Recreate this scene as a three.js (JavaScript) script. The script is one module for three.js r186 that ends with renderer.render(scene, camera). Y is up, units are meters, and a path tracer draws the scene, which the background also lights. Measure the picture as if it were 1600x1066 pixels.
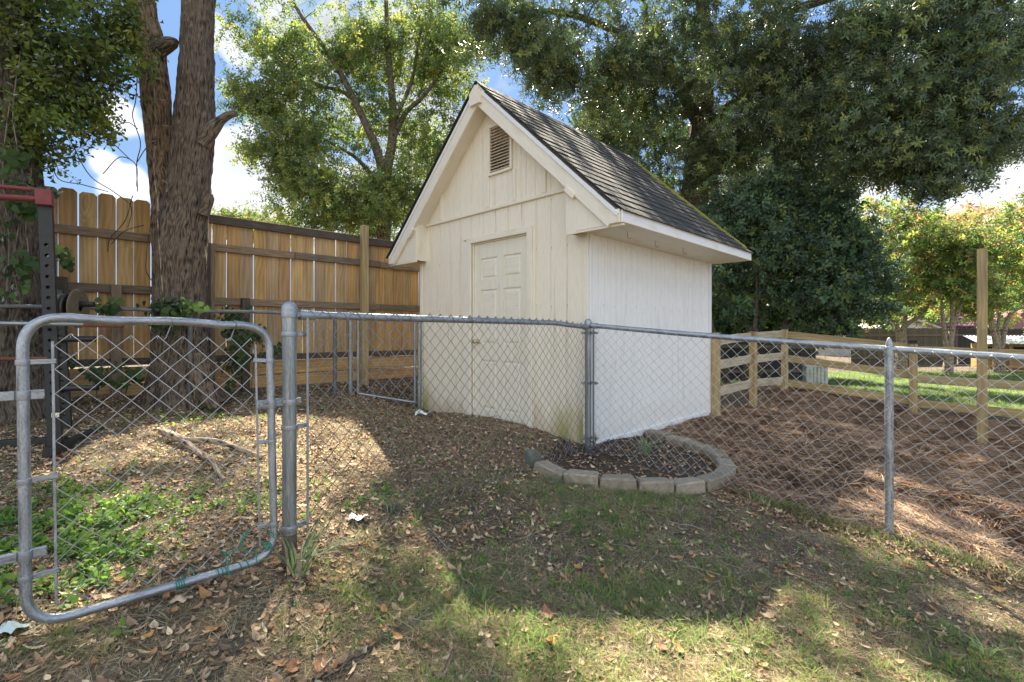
import * as THREE from 'three';
import { ImprovedNoise } from 'three/addons/math/ImprovedNoise.js';
import { mergeGeometries } from 'three/addons/utils/BufferGeometryUtils.js';

// ---------------------------------------------------------------- camera, sky, sun, exposure
const F = 759, CX = 800, HY = 520, EYE = 1.45, R = Math.PI / 180;
const scene = new THREE.Scene();
const camera = new THREE.PerspectiveCamera(2 * Math.atan(546 / F) / R, 1600 / 1092, 0.05, 2000);
camera.position.set(0, EYE, 0);
camera.setViewOffset(1600, 1092, 0, 26, 1600, 1066);
camera.lookAt(0, EYE, -1);
camera.updateMatrixWorld();
const renderer = new THREE.WebGLRenderer({ antialias: true });
renderer.toneMapping = THREE.LinearToneMapping;
renderer.toneMappingExposure = 5;
renderer.shadowMap.enabled = true;
const SUN_EL = 51 * R, SUN_AZ = 4 * R;
const sunDir = new THREE.Vector3(-Math.sin(SUN_AZ) * Math.cos(SUN_EL), Math.sin(SUN_EL), -Math.cos(SUN_AZ) * Math.cos(SUN_EL));
const sun = new THREE.DirectionalLight(new THREE.Color().setRGB(1, 0.9, 0.72), 5);
sun.position.copy(sunDir).multiplyScalar(60);
sun.castShadow = true;
sun.shadow.mapSize.set(4096, 4096);
Object.assign(sun.shadow.camera, { left: -25, right: 25, top: 25, bottom: -25, near: 1, far: 160 });
scene.add(sun, sun.target);

// ---------------------------------------------------------------- small tools
const V = (x, y, z) => new THREE.Vector3(x, y, z);
let seed = 12345;
const rnd = () => { seed = (seed * 1664525 + 1013904223) >>> 0; return seed / 4294967296; };
const rr = (a, b) => a + (b - a) * rnd();
const gauss = () => (rnd() + rnd() + rnd() + rnd() - 2) * 0.87;
const pick = (a) => a[Math.min(a.length - 1, Math.floor(rnd() * a.length))];
const clamp = (x, a = 0, b = 1) => Math.min(b, Math.max(a, x));
const lerp = (a, b, t) => a + (b - a) * t;
const sstep = (a, b, x) => { const t = clamp((x - a) / (b - a)); return t * t * (3 - 2 * t); };
const PN = new ImprovedNoise();
const n3 = (x, y, z = 0) => PN.noise(x, y, z);
const fbm = (x, y, z = 0, o = 4) => { let s = 0, a = 0.5; for (let i = 0; i < o; i++) { s += a * PN.noise(x, y, z + i * 7.3); x *= 2.03; y *= 2.03; z *= 2.03; a *= 0.5; } return s; };
// a spot seen at pixel (px, py) of the photograph that stands d metres in front of the camera
const at = (px, py, d) => V((px - CX) / F * d, EYE + (HY - py) / F * d, -d);

const used = {};
const numbered = (n) => { const k = used[n] = (used[n] ?? -1) + 1; return k ? n + '_' + String(k).padStart(3, '0') : n; };
function tag(o, label, category, group, kind) {
  if (label) o.userData.label = label;
  if (category) o.userData.category = category;
  if (group) o.userData.group = group;
  if (kind) o.userData.kind = kind;
  return o;
}
function thing(name, label, category, pos = [0, 0, 0], turn = 0, group) {
  const o = new THREE.Group(); o.name = numbered(name); scene.add(o);
  o.position.set(...(pos.isVector3 ? pos.toArray() : pos)); o.rotation.y = turn;
  return tag(o, label, category, group);
}
function mesh(name, geo, mat, parent = scene) {
  const g = Array.isArray(geo) ? merge(geo) : geo;
  const m = new THREE.Mesh(g, mat); m.name = parent === scene ? numbered(name) : name;
  m.castShadow = m.receiveShadow = true; parent.add(m); return m;
}
function merge(list) {
  const l = list.filter(Boolean).map((g) => { const q = g.index ? g.toNonIndexed() : g; for (const k of Object.keys(q.attributes)) if (!['position', 'normal', 'uv'].includes(k)) q.deleteAttribute(k); return q; });
  return l.length === 1 ? l[0] : mergeGeometries(l);
}
// polygons -> flat shaded geometry, uv in metres (u along `long`)
function faces(polys, long = 0, off = [0, 0]) {
  const p = [], n = [], t = [];
  const A = V(0, 0, 0), B = V(0, 0, 0);
  for (const f of polys) {
    A.subVectors(f[1], f[0]); B.subVectors(f[2], f[0]); const N = A.clone().cross(B).normalize();
    const ab = [Math.abs(N.x), Math.abs(N.y), Math.abs(N.z)]; const ax = ab.indexOf(Math.max(...ab));
    const uvOf = (v) => {
      const c = [v.x, v.y, v.z]; let o = [0, 1, 2].filter((i) => i !== ax);
      if (o.includes(long)) o = [long, o.find((i) => i !== long)];
      return [c[o[0]] + off[0], c[o[1]] + off[1] + ax * 0.37];
    };
    for (let i = 1; i + 1 < f.length; i++) for (const v of [f[0], f[i], f[i + 1]]) { p.push(v.x, v.y, v.z); n.push(N.x, N.y, N.z); t.push(...uvOf(v)); }
  }
  const g = new THREE.BufferGeometry();
  g.setAttribute('position', new THREE.Float32BufferAttribute(p, 3)); g.setAttribute('normal', new THREE.Float32BufferAttribute(n, 3)); g.setAttribute('uv', new THREE.Float32BufferAttribute(t, 2));
  return g;
}
// a box with chamfered edges, centred
function cbox(w, h, d, c = 0.003, jit = 0) {
  const H = [w / 2, h / 2, d / 2]; c = Math.min(c, w / 3, h / 3, d / 3);
  const vs = {};
  for (const sx of [-1, 1]) for (const sy of [-1, 1]) for (const sz of [-1, 1]) {
    const s = [sx, sy, sz], j = [rr(-jit, jit), rr(-jit, jit), rr(-jit, jit)];
    for (let a = 0; a < 3; a++) { const q = s.map((k, i) => k * (H[i] - (i === a ? 0 : c)) + j[i]); vs[[sx, sy, sz, a]] = V(...q); }
  }
  const P = [], add = (l) => { const m = V(0, 0, 0); l.forEach((v) => m.add(v)); const N = V(0, 0, 0).crossVectors(l[1].clone().sub(l[0]), l[2].clone().sub(l[0])); if (N.dot(m) < 0) l.reverse(); P.push(l); };
  for (let a = 0; a < 3; a++) for (const s of [-1, 1]) {
    const o = [0, 1, 2].filter((i) => i !== a), k = (p, q) => { const t = []; t[a] = s; t[o[0]] = p; t[o[1]] = q; return vs[[...t, a]]; };
    add([k(-1, -1), k(1, -1), k(1, 1), k(-1, 1)]);
  }
  for (let a = 0; a < 3; a++) { const [b, e] = [0, 1, 2].filter((i) => i !== a); for (const p of [-1, 1]) for (const q of [-1, 1]) { const k = (s, face) => { const t = []; t[a] = s; t[b] = p; t[e] = q; return vs[[...t, face]]; }; add([k(-1, b), k(1, b), k(1, e), k(-1, e)]); } }
  for (const sx of [-1, 1]) for (const sy of [-1, 1]) for (const sz of [-1, 1]) add([0, 1, 2].map((a) => vs[[sx, sy, sz, a]]));
  const dims = [w, h, d];
  return faces(P, dims.indexOf(Math.max(...dims)), [rr(0, 9), rr(0, 9)]);
}
const moved = (g, x, y, z, rx = 0, ry = 0, rz = 0) => { const q = g.clone(); q.applyMatrix4(new THREE.Matrix4().compose(V(x, y, z), new THREE.Quaternion().setFromEuler(new THREE.Euler(rx, ry, rz, 'YXZ')), V(1, 1, 1))); return q; };
// a bar of section w (sideways) by h (upwards) from a to b
function bar(a, b, w, h, c = 0.003, up = V(0, 1, 0)) {
  const d = b.clone().sub(a), L = d.length(); d.normalize();
  const s = V(0, 0, 0).crossVectors(up, d).normalize(), u = V(0, 0, 0).crossVectors(d, s);
  const g = cbox(L, h, w, c);
  return g.applyMatrix4(new THREE.Matrix4().makeBasis(d, u, s.negate()).setPosition(a.clone().add(b).multiplyScalar(0.5)));
}
// tube along points; rad a number or list; uv in metres
function tube(pts, rad, seg = 8, caps = true, disp) {
  const n = pts.length, P = [], N = [], T = [], I = [];
  let up = V(0.31, 0.22, 0.92); const tan = [];
  for (let i = 0; i < n; i++) { const a = pts[Math.max(0, i - 1)], b = pts[Math.min(n - 1, i + 1)]; tan.push(b.clone().sub(a).normalize()); }
  let s = V(0, 0, 0).crossVectors(up, tan[0]).normalize(), len = 0;
  for (let i = 0; i < n; i++) {
    s.addScaledVector(tan[i], -s.dot(tan[i])).normalize(); const q = V(0, 0, 0).crossVectors(tan[i], s);
    const r = Array.isArray(rad) ? rad[i] : rad; if (i) len += pts[i].distanceTo(pts[i - 1]);
    for (let j = 0; j <= seg; j++) {
      const a = j / seg * Math.PI * 2, c = Math.cos(a), e = Math.sin(a), nn = s.clone().multiplyScalar(c).addScaledVector(q, e);
      const rd = disp ? r + disp(j % seg / seg, len, r, pts[i]) : r;
      const v = pts[i].clone().addScaledVector(nn, rd);
      P.push(v.x, v.y, v.z); N.push(nn.x, nn.y, nn.z); T.push(len, j / seg * Math.max(0.02, Math.PI * 2 * (Array.isArray(rad) ? rad[0] : rad)));
    }
  }
  const w = seg + 1;
  for (let i = 0; i + 1 < n; i++) for (let j = 0; j < seg; j++) { const a = i * w + j; I.push(a, a + w + 1, a + w, a, a + 1, a + w + 1); }
  if (caps) for (const [k, sg] of [[0, 1], [n - 1, -1]]) {
    const c = P.length / 3; P.push(pts[k].x, pts[k].y, pts[k].z); N.push(...tan[k].clone().multiplyScalar(-sg).toArray()); T.push(0, 0);
    for (let j = 0; j < seg; j++) { const a = k * w + j; sg > 0 ? I.push(c, a + 1, a) : I.push(c, a, a + 1); }
  }
  const g = new THREE.BufferGeometry();
  g.setAttribute('position', new THREE.Float32BufferAttribute(P, 3)); g.setAttribute('normal', new THREE.Float32BufferAttribute(N, 3)); g.setAttribute('uv', new THREE.Float32BufferAttribute(T, 2)); g.setIndex(I);
  if (disp) g.computeVertexNormals();
  return g;
}
const spline = (pts, n) => new THREE.CatmullRomCurve3(pts, false, 'centripetal').getPoints(n);
// extruded flat outline: points [x, y] in the xy plane, thickness along z from z0 to z1
function slab(pts, z0, z1, long = 1, holes = []) {
  const sh = new THREE.Shape(pts.map((p) => new THREE.Vector2(...p)));
  for (const h of holes) sh.holes.push(new THREE.Path(h.map((p) => new THREE.Vector2(...p))));
  const g = new THREE.ExtrudeGeometry(sh, { depth: z1 - z0, bevelEnabled: false }); g.translate(0, 0, z0);
  if (long === 1) { const u = g.attributes.uv; for (let i = 0; i < u.count; i++) u.setXY(i, u.getY(i), u.getX(i)); }
  return g;
}

// ---------------------------------------------------------------- sky: blue with broken cumulus, thickened and brightened behind the camera to fill the shade
{
  const W = 2048, H = 1024, data = new Float32Array(W * H * 4);
  const dirOf = (px, py) => { const v = V((px - CX) / F, (HY - py) / F, -1).normalize(); return v; };
  // clouds: direction, angular radius, strength
  const blobs = [[385, 285, 0.1, 1.3], [350, 300, 0.09, 1.2], [430, 310, 0.1, 1.2], [365, 240, 0.05, 1], [205, 296, 0.042, 0.9], [180, 180, 0.04, 0.7], [160, 250, 0.024, 0.75], [365, 75, 0.07, 0.5], [500, 60, 0.16, 0.6], [660, 90, 0.16, 0.5], [550, 330, 0.14, 1], [1590, 285, 0.08, 0.9], [1540, 330, 0.1, 1], [700, 300, 0.2, 0.9], [1290, 240, 0.2, 0.9]].map(([x, y, r, s]) => [dirOf(x, y), r, s]);
  for (let j = 0; j < H; j++) {
    const el = ((j + 0.5) / H - 0.5) * Math.PI, y = Math.sin(el), c = Math.cos(el);
    for (let i = 0; i < W; i++) {
      const a = ((i + 0.5) / W - 0.5) * Math.PI * 2, x = c * Math.cos(a), z = c * Math.sin(a), k = (j * W + i) * 4;
      const up = Math.max(0, y), h = Math.pow(1 - up, 3.2);
      const cs = x * sunDir.x + y * sunDir.y + z * sunDir.z, glow = Math.pow(Math.max(0, cs), 6) * 0.1;
      let r = lerp(0.1, 0.28, h) + glow, g = lerp(0.21, 0.41, h) + glow, b = lerp(0.43, 0.57, h) + glow * 0.8;
      if (y > -0.06) {
        const q = 1 / (up + 0.35);
        const w1 = fbm(x * 3.1 + 9, y * 4.5, z * 3.1, 3) * 0.5;
        let d = fbm(x * q * 1.9 + w1 + 3.7, y * 3.2 + 1.2, z * q * 1.9 - w1, 6) * 1.7 - 0.12 + 0.3 * sstep(-0.2, 0.7, z);  // extra cloud cover added out of view, behind the camera
        if (z < 0 && x > -0.95) { // the stretch of sky in view: the clouds that stand there
          const inView = sstep(0.0, 0.25, -z); let e = -0.5;
          for (const [v, rad, s] of blobs) { const dd = Math.acos(clamp(v.x * x + v.y * y + v.z * z, -1, 1)) / rad; e = Math.max(e, s * 0.7 * (1 - dd * dd)); }
          d = lerp(d, e + fbm(x * 14, y * 17, z * 14, 5) * 0.95 - 0.04, inView * sstep(1.05, 0.7, up * 1.2));
        }
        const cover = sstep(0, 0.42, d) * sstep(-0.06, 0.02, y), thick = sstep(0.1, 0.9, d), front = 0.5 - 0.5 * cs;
        const lum = lerp(0.98, 0.8, thick) * lerp(0.5, 3.3, front), sh = 0.82 + 0.36 * fbm(x * 9, y * 12 + 4, z * 9, 4);  // clouds away from the sun made far brighter to lift the shade
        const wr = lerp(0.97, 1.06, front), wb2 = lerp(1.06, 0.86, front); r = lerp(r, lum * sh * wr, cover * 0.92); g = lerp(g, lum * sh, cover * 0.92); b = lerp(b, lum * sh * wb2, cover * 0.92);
      } else { r = 0.2; g = 0.22; b = 0.2; }
      data[k] = r; data[k + 1] = g; data[k + 2] = b; data[k + 3] = 1;
    }
  }
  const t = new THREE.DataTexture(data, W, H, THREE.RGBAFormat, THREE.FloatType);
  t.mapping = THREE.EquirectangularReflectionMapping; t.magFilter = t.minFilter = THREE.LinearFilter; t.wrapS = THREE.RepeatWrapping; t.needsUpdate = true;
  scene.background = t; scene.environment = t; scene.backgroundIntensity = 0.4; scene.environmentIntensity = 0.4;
}

// ---------------------------------------------------------------- procedural textures and materials
function tex(w, h, fn, srgb = true) {
  const d = new Uint8Array(w * h * 4);
  for (let j = 0; j < h; j++) for (let i = 0; i < w; i++) { const c = fn(i / w, j / h, i, j), k = (j * w + i) * 4; for (let q = 0; q < 3; q++) d[k + q] = clamp(Array.isArray(c) ? c[q] : c) * 255; d[k + 3] = 255; }
  const t = new THREE.DataTexture(d, w, h); t.wrapS = t.wrapT = THREE.RepeatWrapping; t.magFilter = THREE.LinearFilter; t.minFilter = THREE.LinearMipmapLinearFilter; t.generateMipmaps = true;
  if (srgb) t.colorSpace = THREE.SRGBColorSpace; t.needsUpdate = true; return t;
}
const rep = (t, x, y) => { const c = t.clone(); c.repeat.set(x, y); c.needsUpdate = true; return c; };
// noise that wraps: blend of shifted copies across the tile edge
const wrapN = (f) => (u, v) => { const a = f(u, v), b = f(u - 1, v), c = f(u, v - 1), d = f(u - 1, v - 1), su = sstep(0.75, 1, u), sv = sstep(0.75, 1, v); return lerp(lerp(a, b, su), lerp(c, d, su), sv); };
const grainF = wrapN((u, v) => { const y = v * 1; const wob = fbm(u * 2.2, y * 3, 1, 3) * 0.55; const knot = n3(u * 3, y * 2.2, 9); const ring = Math.sin((y * 13 + wob * 4 + sstep(0.35, 0.62, knot) * 2.5) * 6.283); return 0.5 + 0.23 * ring + 0.6 * fbm(u * 4, y * 130, 3, 3) - 0.95 * sstep(0.5, 0.62, knot) ; });
const woodMap = tex(1024, 512, (u, v) => { const g = grainF(u, v), s = fbm(u * 3, v * 5, 20, 3) * 0.25; const l = 0.79 + 0.17 * (g - 0.5) + s; return [l, l * (0.985 - 0.03 * (0.5 - g)), l * (0.96 - 0.1 * (0.5 - g))]; });
const woodBump = tex(512, 512, (u, v) => grainF(u, v), false);
const oldF = wrapN((u, v) => 0.5 + 0.7 * fbm(u * 5, v * 70, 2, 4) + 0.3 * fbm(u * 9, v * 12, 5, 3));
const oldMap = tex(512, 512, (u, v) => { const g = oldF(u, v); const l = 0.66 + 0.5 * (g - 0.5); return [l, l * 0.99, l * 0.975]; });
const paintF = wrapN((u, v) => 0.5 + 0.5 * fbm(u * 6, v * 60, 4, 4) + 0.25 * fbm(u * 30, v * 90, 8, 2));
const paintMap = tex(512, 512, (u, v) => { const g = paintF(u, v), st = sstep(0.08, 0.4, fbm(u * 4, v * 7, 31, 4)), sp = sstep(0.42, 0.5, n3(u * 40, v * 60, 3)); const l = 0.95 + 0.1 * (g - 0.5) - 0.025 * st - 0.03 * sp; return [l, l * (1 - 0.012 * st), l * (1 - 0.045 * st)]; });
const paintBump = tex(512, 512, (u, v) => paintF(u, v), false);
const barkF = wrapN((u, v) => { const w = fbm(u * 6, v * 5, 3, 3) * 0.35; const r = 1 - Math.abs(n3(u * 10 + w, v * 24 + w * 5, 2)) * 2.1 - 0.3 * sstep(0.25, 0.5, n3(u * 26, v * 9, 12)); return 0.5 * r + 0.35 * fbm(u * 24, v * 60, 6, 4) + 0.3; });
const barkMap = tex(512, 512, (u, v) => { const g = barkF(u, v); const l = 0.22 + 0.78 * clamp(g); const m = sstep(0.1, 0.4, fbm(u * 5, v * 5, 50, 3)) * 0.3; return [l, l * (0.96 + m * 0.03), l * (0.91 - m * 0.08)]; });
const barkBump = tex(512, 512, (u, v) => barkF(u, v), false);
const gritF = wrapN((u, v) => 0.5 + 0.45 * fbm(u * 9, v * 9, 1, 4) + 0.55 * fbm(u * 60, v * 60, 7, 3));
const gritMap = tex(512, 512, (u, v) => { const g = gritF(u, v), l = 0.8 + 0.42 * (g - 0.5); return [l, l * 0.99, l * 0.97]; });
const gritBump = tex(512, 512, (u, v) => gritF(u, v), false);
const zincF = wrapN((u, v) => 0.5 + 0.7 * fbm(u * 7, v * 7, 1, 4) + 0.45 * n3(u * 40, v * 40, 4));
const zincMap = tex(512, 512, (u, v) => { const g = zincF(u, v), st = sstep(0.05, 0.35, fbm(u * 3, v * 16, 44, 4)); const l = 0.85 + 0.32 * (g - 0.5) - 0.12 * st; return [l, l, l]; });
const zincRough = tex(512, 512, (u, v) => 0.62 + 0.35 * (zincF(u, v) - 0.5), false);
const soilF = wrapN((u, v) => 0.5 + 0.5 * fbm(u * 14, v * 14, 3, 5) + 0.5 * fbm(u * 70, v * 70, 9, 3));
const soilMap = tex(1024, 1024, (u, v) => { const g = soilF(u, v), c = fbm(u * 30, v * 30, 61, 3); const l = 0.74 + 0.6 * (g - 0.5); return [l, l * (0.97 - 0.1 * c), l * (0.93 - 0.2 * c)]; });
const soilBump = tex(1024, 1024, (u, v) => soilF(u, v), false);

// painted walls, laid out once over a whole wall (u up the wall, v along it, 4 m by 2.8 m): mud splash, algae, streaks, nail heads
const wallTex = (k, algae, mudK = 0.42) => tex(1024, 1024, (u, v) => {
  const y = u * 4 - 0.1, z = v * 2.8, f = fbm(y * 2, z * 6, k, 4), g = fbm(y * 1.2, z * 14, k + 5, 4);
  let l = 0.965 + 0.05 * fbm(y * 9, z * 40, k, 3) - 0.05 * sstep(0.05, 0.45, g);
  const mud = sstep(0.34, 0.0, y + 0.3 * f) * mudK, al = clamp(algae.reduce((s, [zz, r, h]) => s + Math.exp(-Math.pow((z - zz) / r, 2)) * sstep(h, 0, y + 0.35 * fbm(y * 4, z * 9, k, 4)), 0)) * 0.75;
  const drip = sstep(0.22, 0.5, fbm(y * 0.6, z * 26, k + 8, 3)) * sstep(0, 1.2, y) * 0.1;
  let nail = 0; for (const yy of [0.1, 0.72, 1.3, 1.88, 2.36]) { const dz = ((z + 0.06) % 0.203) - 0.1, dy = y - yy - 0.012 * Math.sin(z * 40); if (Math.hypot(dz, dy) < 0.005) nail = 0.35; else if (Math.abs(dz) < 0.004 && dy < 0 && dy > -0.05) nail = Math.max(nail, 0.1 * (1 + dy / 0.05)); }
  let c = [l, l * 0.995, l * 0.985].map((q) => q * (1 - drip) * (1 - nail));
  c = [lerp(c[0], 0.62, mud), lerp(c[1], 0.5, mud), lerp(c[2], 0.36, mud)]; return [lerp(c[0], 0.6, al), lerp(c[1], 0.62, al), lerp(c[2], 0.34, al)];
});
const frontTex = rep(wallTex(3, [[0.3, 0.1, 0.5], [2.6, 0.12, 0.6], [0.08, 0.04, 0.5]], 0.3), 1 / 4, 1 / 2.8), sideTex = rep(wallTex(40, [[0.1, 0.08, 0.15]], 0.06), 1 / 4, 1 / 2.8);
for (const t of [frontTex, sideTex]) t.offset.set(0.025, 0);
const col = (c) => new THREE.Color().setRGB(...c);
function mat(color, o = {}) {
  const m = new (o.phys ? THREE.MeshPhysicalMaterial : THREE.MeshStandardMaterial)({ color: col(color), roughness: o.rough ?? 0.8, metalness: o.metal ?? 0 });
  for (const k of ['map', 'bumpMap', 'bumpScale', 'roughnessMap', 'vertexColors', 'transmission', 'thickness', 'side', 'clearcoat', 'clearcoatRoughness', 'ior', 'specularIntensity']) if (o[k] !== undefined) m[k] = o[k];
  return m;
}
const wm = rep(woodMap, 0.45, 1.6), wb = rep(woodBump, 0.45, 1.6), om = rep(oldMap, 0.8, 2.2), pm = rep(paintMap, 0.7, 1.6), pb = rep(paintBump, 0.7, 1.6);
const M = {};
M.pine = [[0.76, 0.49, 0.2], [0.8, 0.54, 0.24], [0.68, 0.42, 0.17], [0.8, 0.5, 0.185], [0.6, 0.43, 0.24], [0.73, 0.5, 0.24]].map((c) => mat(c, { map: wm, bumpMap: wb, bumpScale: 0.0008, rough: 0.75 }));
M.stainPine = mat([0.62, 0.38, 0.18], { map: wm, bumpMap: wb, bumpScale: 0.001, rough: 0.8 });
M.newPine = [[0.62, 0.48, 0.24], [0.58, 0.45, 0.22], [0.64, 0.52, 0.28]].map((c) => mat(c, { map: wm, bumpMap: wb, bumpScale: 0.0008, rough: 0.7 }));
M.paleRail = mat([0.72, 0.62, 0.44], { map: wm, bumpMap: wb, bumpScale: 0.0008, rough: 0.7 });
M.old = [[0.5, 0.37, 0.25], [0.56, 0.41, 0.27], [0.4, 0.31, 0.22]].map((c) => mat(c, { map: om, bumpMap: om, bumpScale: 0.002, rough: 0.9 }));
M.oldDark = mat([0.2, 0.165, 0.13], { map: om, bumpMap: om, bumpScale: 0.002, rough: 0.9 });
M.oldGreen = mat([0.3, 0.24, 0.14], { map: om, bumpMap: om, bumpScale: 0.002, rough: 0.9 });
M.cream = mat([0.85, 0.79, 0.645], { map: pm, bumpMap: pb, bumpScale: 0.0012, rough: 0.62 });
M.cream2 = mat([0.82, 0.745, 0.58], { map: pm, bumpMap: pb, bumpScale: 0.0012, rough: 0.62 });
M.creamWall = mat([0.86, 0.8, 0.655], { map: frontTex, bumpMap: pb, bumpScale: 0.0012, rough: 0.62 }); M.whiteWall = mat([0.88, 0.885, 0.865], { map: sideTex, bumpMap: pb, bumpScale: 0.001, rough: 0.6 }); M.vent = mat([0.64, 0.52, 0.36], { map: pm, rough: 0.7 });
M.creamTrim = mat([0.86, 0.805, 0.665], { map: pm, bumpMap: pb, bumpScale: 0.0006, rough: 0.55 });
M.door = mat([0.85, 0.8, 0.655], { map: rep(paintMap, 0.25, 0.4), bumpMap: pb, bumpScale: 0.0002, rough: 0.5 });
M.white = mat([0.84, 0.85, 0.83], { map: pm, bumpMap: pb, bumpScale: 0.001, rough: 0.6 });
M.white2 = mat([0.86, 0.865, 0.85], { map: pm, bumpMap: pb, bumpScale: 0.001, rough: 0.6 });
M.whiteTrim = mat([0.85, 0.86, 0.85], { map: pm, bumpMap: pb, bumpScale: 0.0006, rough: 0.55 });
M.dark = mat([0.02, 0.018, 0.015], { rough: 0.9 });
M.shingle = [[0.056, 0.056, 0.059], [0.066, 0.064, 0.063], [0.048, 0.048, 0.052], [0.074, 0.07, 0.066]].map((c) => mat(c, { map: rep(gritMap, 3, 3), bumpMap: rep(gritBump, 3, 3), bumpScale: 0.002, rough: 0.9 }));
M.moss = mat([0.2, 0.19, 0.025], { rough: 1, bumpMap: rep(gritBump, 4, 4), bumpScale: 0.004 });
M.zinc = mat([0.5, 0.535, 0.57], { map: rep(zincMap, 2, 5), roughnessMap: rep(zincRough, 2, 5), metal: 0.7, rough: 0.75 });
M.zincPost = mat([0.42, 0.46, 0.47], { map: rep(zincMap, 0.7, 6), roughnessMap: rep(zincRough, 2, 5), metal: 0.7, rough: 0.75 });
M.wire = mat([0.25, 0.255, 0.265], { metal: 0.85, rough: 0.4 });  // galvanized wire darkened, its dim reflections and silhouette put into the colour
M.wireSunlit = mat([0.5, 0.51, 0.53], { metal: 0.7, rough: 0.42 });  // same wire lightened, the glint of grazing sun put into its colour
M.wireDark = mat([0.2, 0.2, 0.195], { metal: 0.4, rough: 0.65 });
M.rust = mat([0.25, 0.1, 0.05], { rough: 0.9, map: rep(gritMap, 4, 4) });
M.concrete = [[0.44, 0.385, 0.3], [0.49, 0.43, 0.34], [0.4, 0.345, 0.27]].map((c) => mat(c, { map: rep(gritMap, 2.2, 2.2), bumpMap: rep(gritBump, 2.2, 2.2), bumpScale: 0.006, rough: 0.95 }));
M.rock = mat([0.34, 0.37, 0.31], { map: rep(gritMap, 3, 3), bumpMap: rep(gritBump, 3, 3), bumpScale: 0.008, rough: 0.9 });
const bm = rep(barkMap, 0.8, 1.2), bb = rep(barkBump, 0.8, 1.2);
M.bark = mat([0.28, 0.23, 0.18], { map: bm, bumpMap: bb, bumpScale: 0.012, rough: 0.95 });
M.barkWarm = mat([0.4, 0.29, 0.19], { map: bm, bumpMap: bb, bumpScale: 0.012, rough: 0.95 });
M.barkDark = mat([0.19, 0.16, 0.13], { map: bm, bumpMap: bb, bumpScale: 0.012, rough: 0.95 });
M.limb = mat([0.17, 0.145, 0.115], { map: bm, bumpMap: bb, bumpScale: 0.008, rough: 0.95 });
M.limbGrey = mat([0.3, 0.27, 0.22], { map: bm, bumpMap: bb, bumpScale: 0.006, rough: 0.95 });
M.limbPale = mat([0.58, 0.49, 0.39], { map: bm, bumpMap: bb, bumpScale: 0.003, rough: 0.85 });
M.black = mat([0.028, 0.03, 0.03], { rough: 0.5, map: rep(gritMap, 2, 2) });
M.red = mat([0.3, 0.05, 0.05], { rough: 0.55, map: rep(gritMap, 2, 2) });
const leafM = (tr = 0.45, rough = 0.9, spec = 0.35) => mat([1, 1, 1], { phys: true, transmission: tr, thickness: 0, rough, side: THREE.DoubleSide, specularIntensity: spec });

// ---------------------------------------------------------------- ground: one sheet to the horizon
const HP = [[-1.08, 2.35, -1.115], [-1.7, 1.7, -1.085], [2.4, 3.09, -1.3], [0.7, 4.45, -1.06], [-1.2, 6.4, -1.01], [2.64, 6.46, -1.13], [-4.49, 4.87, -0.67], [-3.64, 5.88, -0.69], [-2.21, 6.99, -0.73], [-1.5, 7.7, -0.76], [-3.5, 5.2, -0.75], [-2.1, 6.1, -0.78], [3.77, 7.63, -1.18], [4.91, 8.77, -1.05], [6.2, 7.5, -1.26], [5.8, 6, -1.38], [4.2, 5, -1.3], [0.9, 3.45, -1.14], [1.6, 3.7, -1.19], [0, 1.8, -1.26], [0, 0.5, -1.42], [2.04, 1.94, -1.4], [3.2, 2.5, -1.41], [-3.2, 3.4, -0.86], [-2.6, 2.6, -1.0], [-2.3, 3.6, -0.86], [0, 3.8, -1.08], [-5.5, 4.2, -0.68], [-4, 1.5, -1.1], [6, 3, -1.5], [9, 6, -1.5], [0.8, 8, -0.95], [1.8, 5.6, -1.11]];
const farH = (x, d) => -1.25 - 0.022 * clamp(d - 9, 0, 14) * sstep(-4, 6, x) + 0.5 * sstep(-2, -9, x) * sstep(3, 9, d) + (d < 0 ? 0.01 * d : 0);
function gh(x, d) {
  const pl = -1.45 - 0.07 * clamp(x, -4, 4) + 0.1 * clamp(d, -2, 6), r = Math.hypot(x, d - 4), k = sstep(6.5, 13, r);
  const base = lerp(pl, farH(x, d), k);
  let s = 0, w = 0.02;
  for (const p of HP) { const q = 1 / Math.pow((x - p[0]) ** 2 + (d - p[1]) ** 2 + 0.12, 1.6); const pk = sstep(6.5, 13, Math.hypot(p[0], p[1] - 4)); s += q * (p[2] - lerp(-1.45 - 0.07 * clamp(p[0], -4, 4) + 0.1 * clamp(p[1], -2, 6), farH(p[0], p[1]), pk)); w += q; }
  return base + s / w;
}
const inPoly = (x, y, p) => { let c = false; for (let i = 0, j = p.length - 1; i < p.length; j = i++) if ((p[i][1] > y) !== (p[j][1] > y) && x < (p[j][0] - p[i][0]) * (y - p[i][1]) / (p[j][1] - p[i][1]) + p[i][0]) c = !c; return c; };
const RING = [[0.2, 3.84], [0.46, 3.65], [0.78, 3.55], [1.09, 3.55], [1.39, 3.64], [1.63, 3.82], [1.79, 4.06], [1.84, 4.36], [1.78, 4.66], [1.64, 4.95], [1.45, 5.22]];
const BED = [...RING, [0.72, 4.52], [0.5, 4.7], [0.3, 4.3]];
const STRAW = [[0.75, 4.4], [2.4, 3.12], [3.6, 2.2], [12, -1], [12, 2.2], [6.74, 6.97], [4.91, 8.77], [2.62, 6.5]];
const relief = (x, d) => 0.03 * fbm(x * 1.7, d * 1.7, 3, 3) + (inPoly(x, d, STRAW) ? 0.007 : 0.016) * fbm(x * 7, d * 7, 8, 3);
const gcache = new Map();
const ground0 = (x, d) => { const k = Math.round(x * 50) * 100003 + Math.round(d * 50); let v = gcache.get(k); if (v === undefined) { v = gh(Math.round(x * 50) / 50, Math.round(d * 50) / 50); gcache.set(k, v); } return v; };
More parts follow.
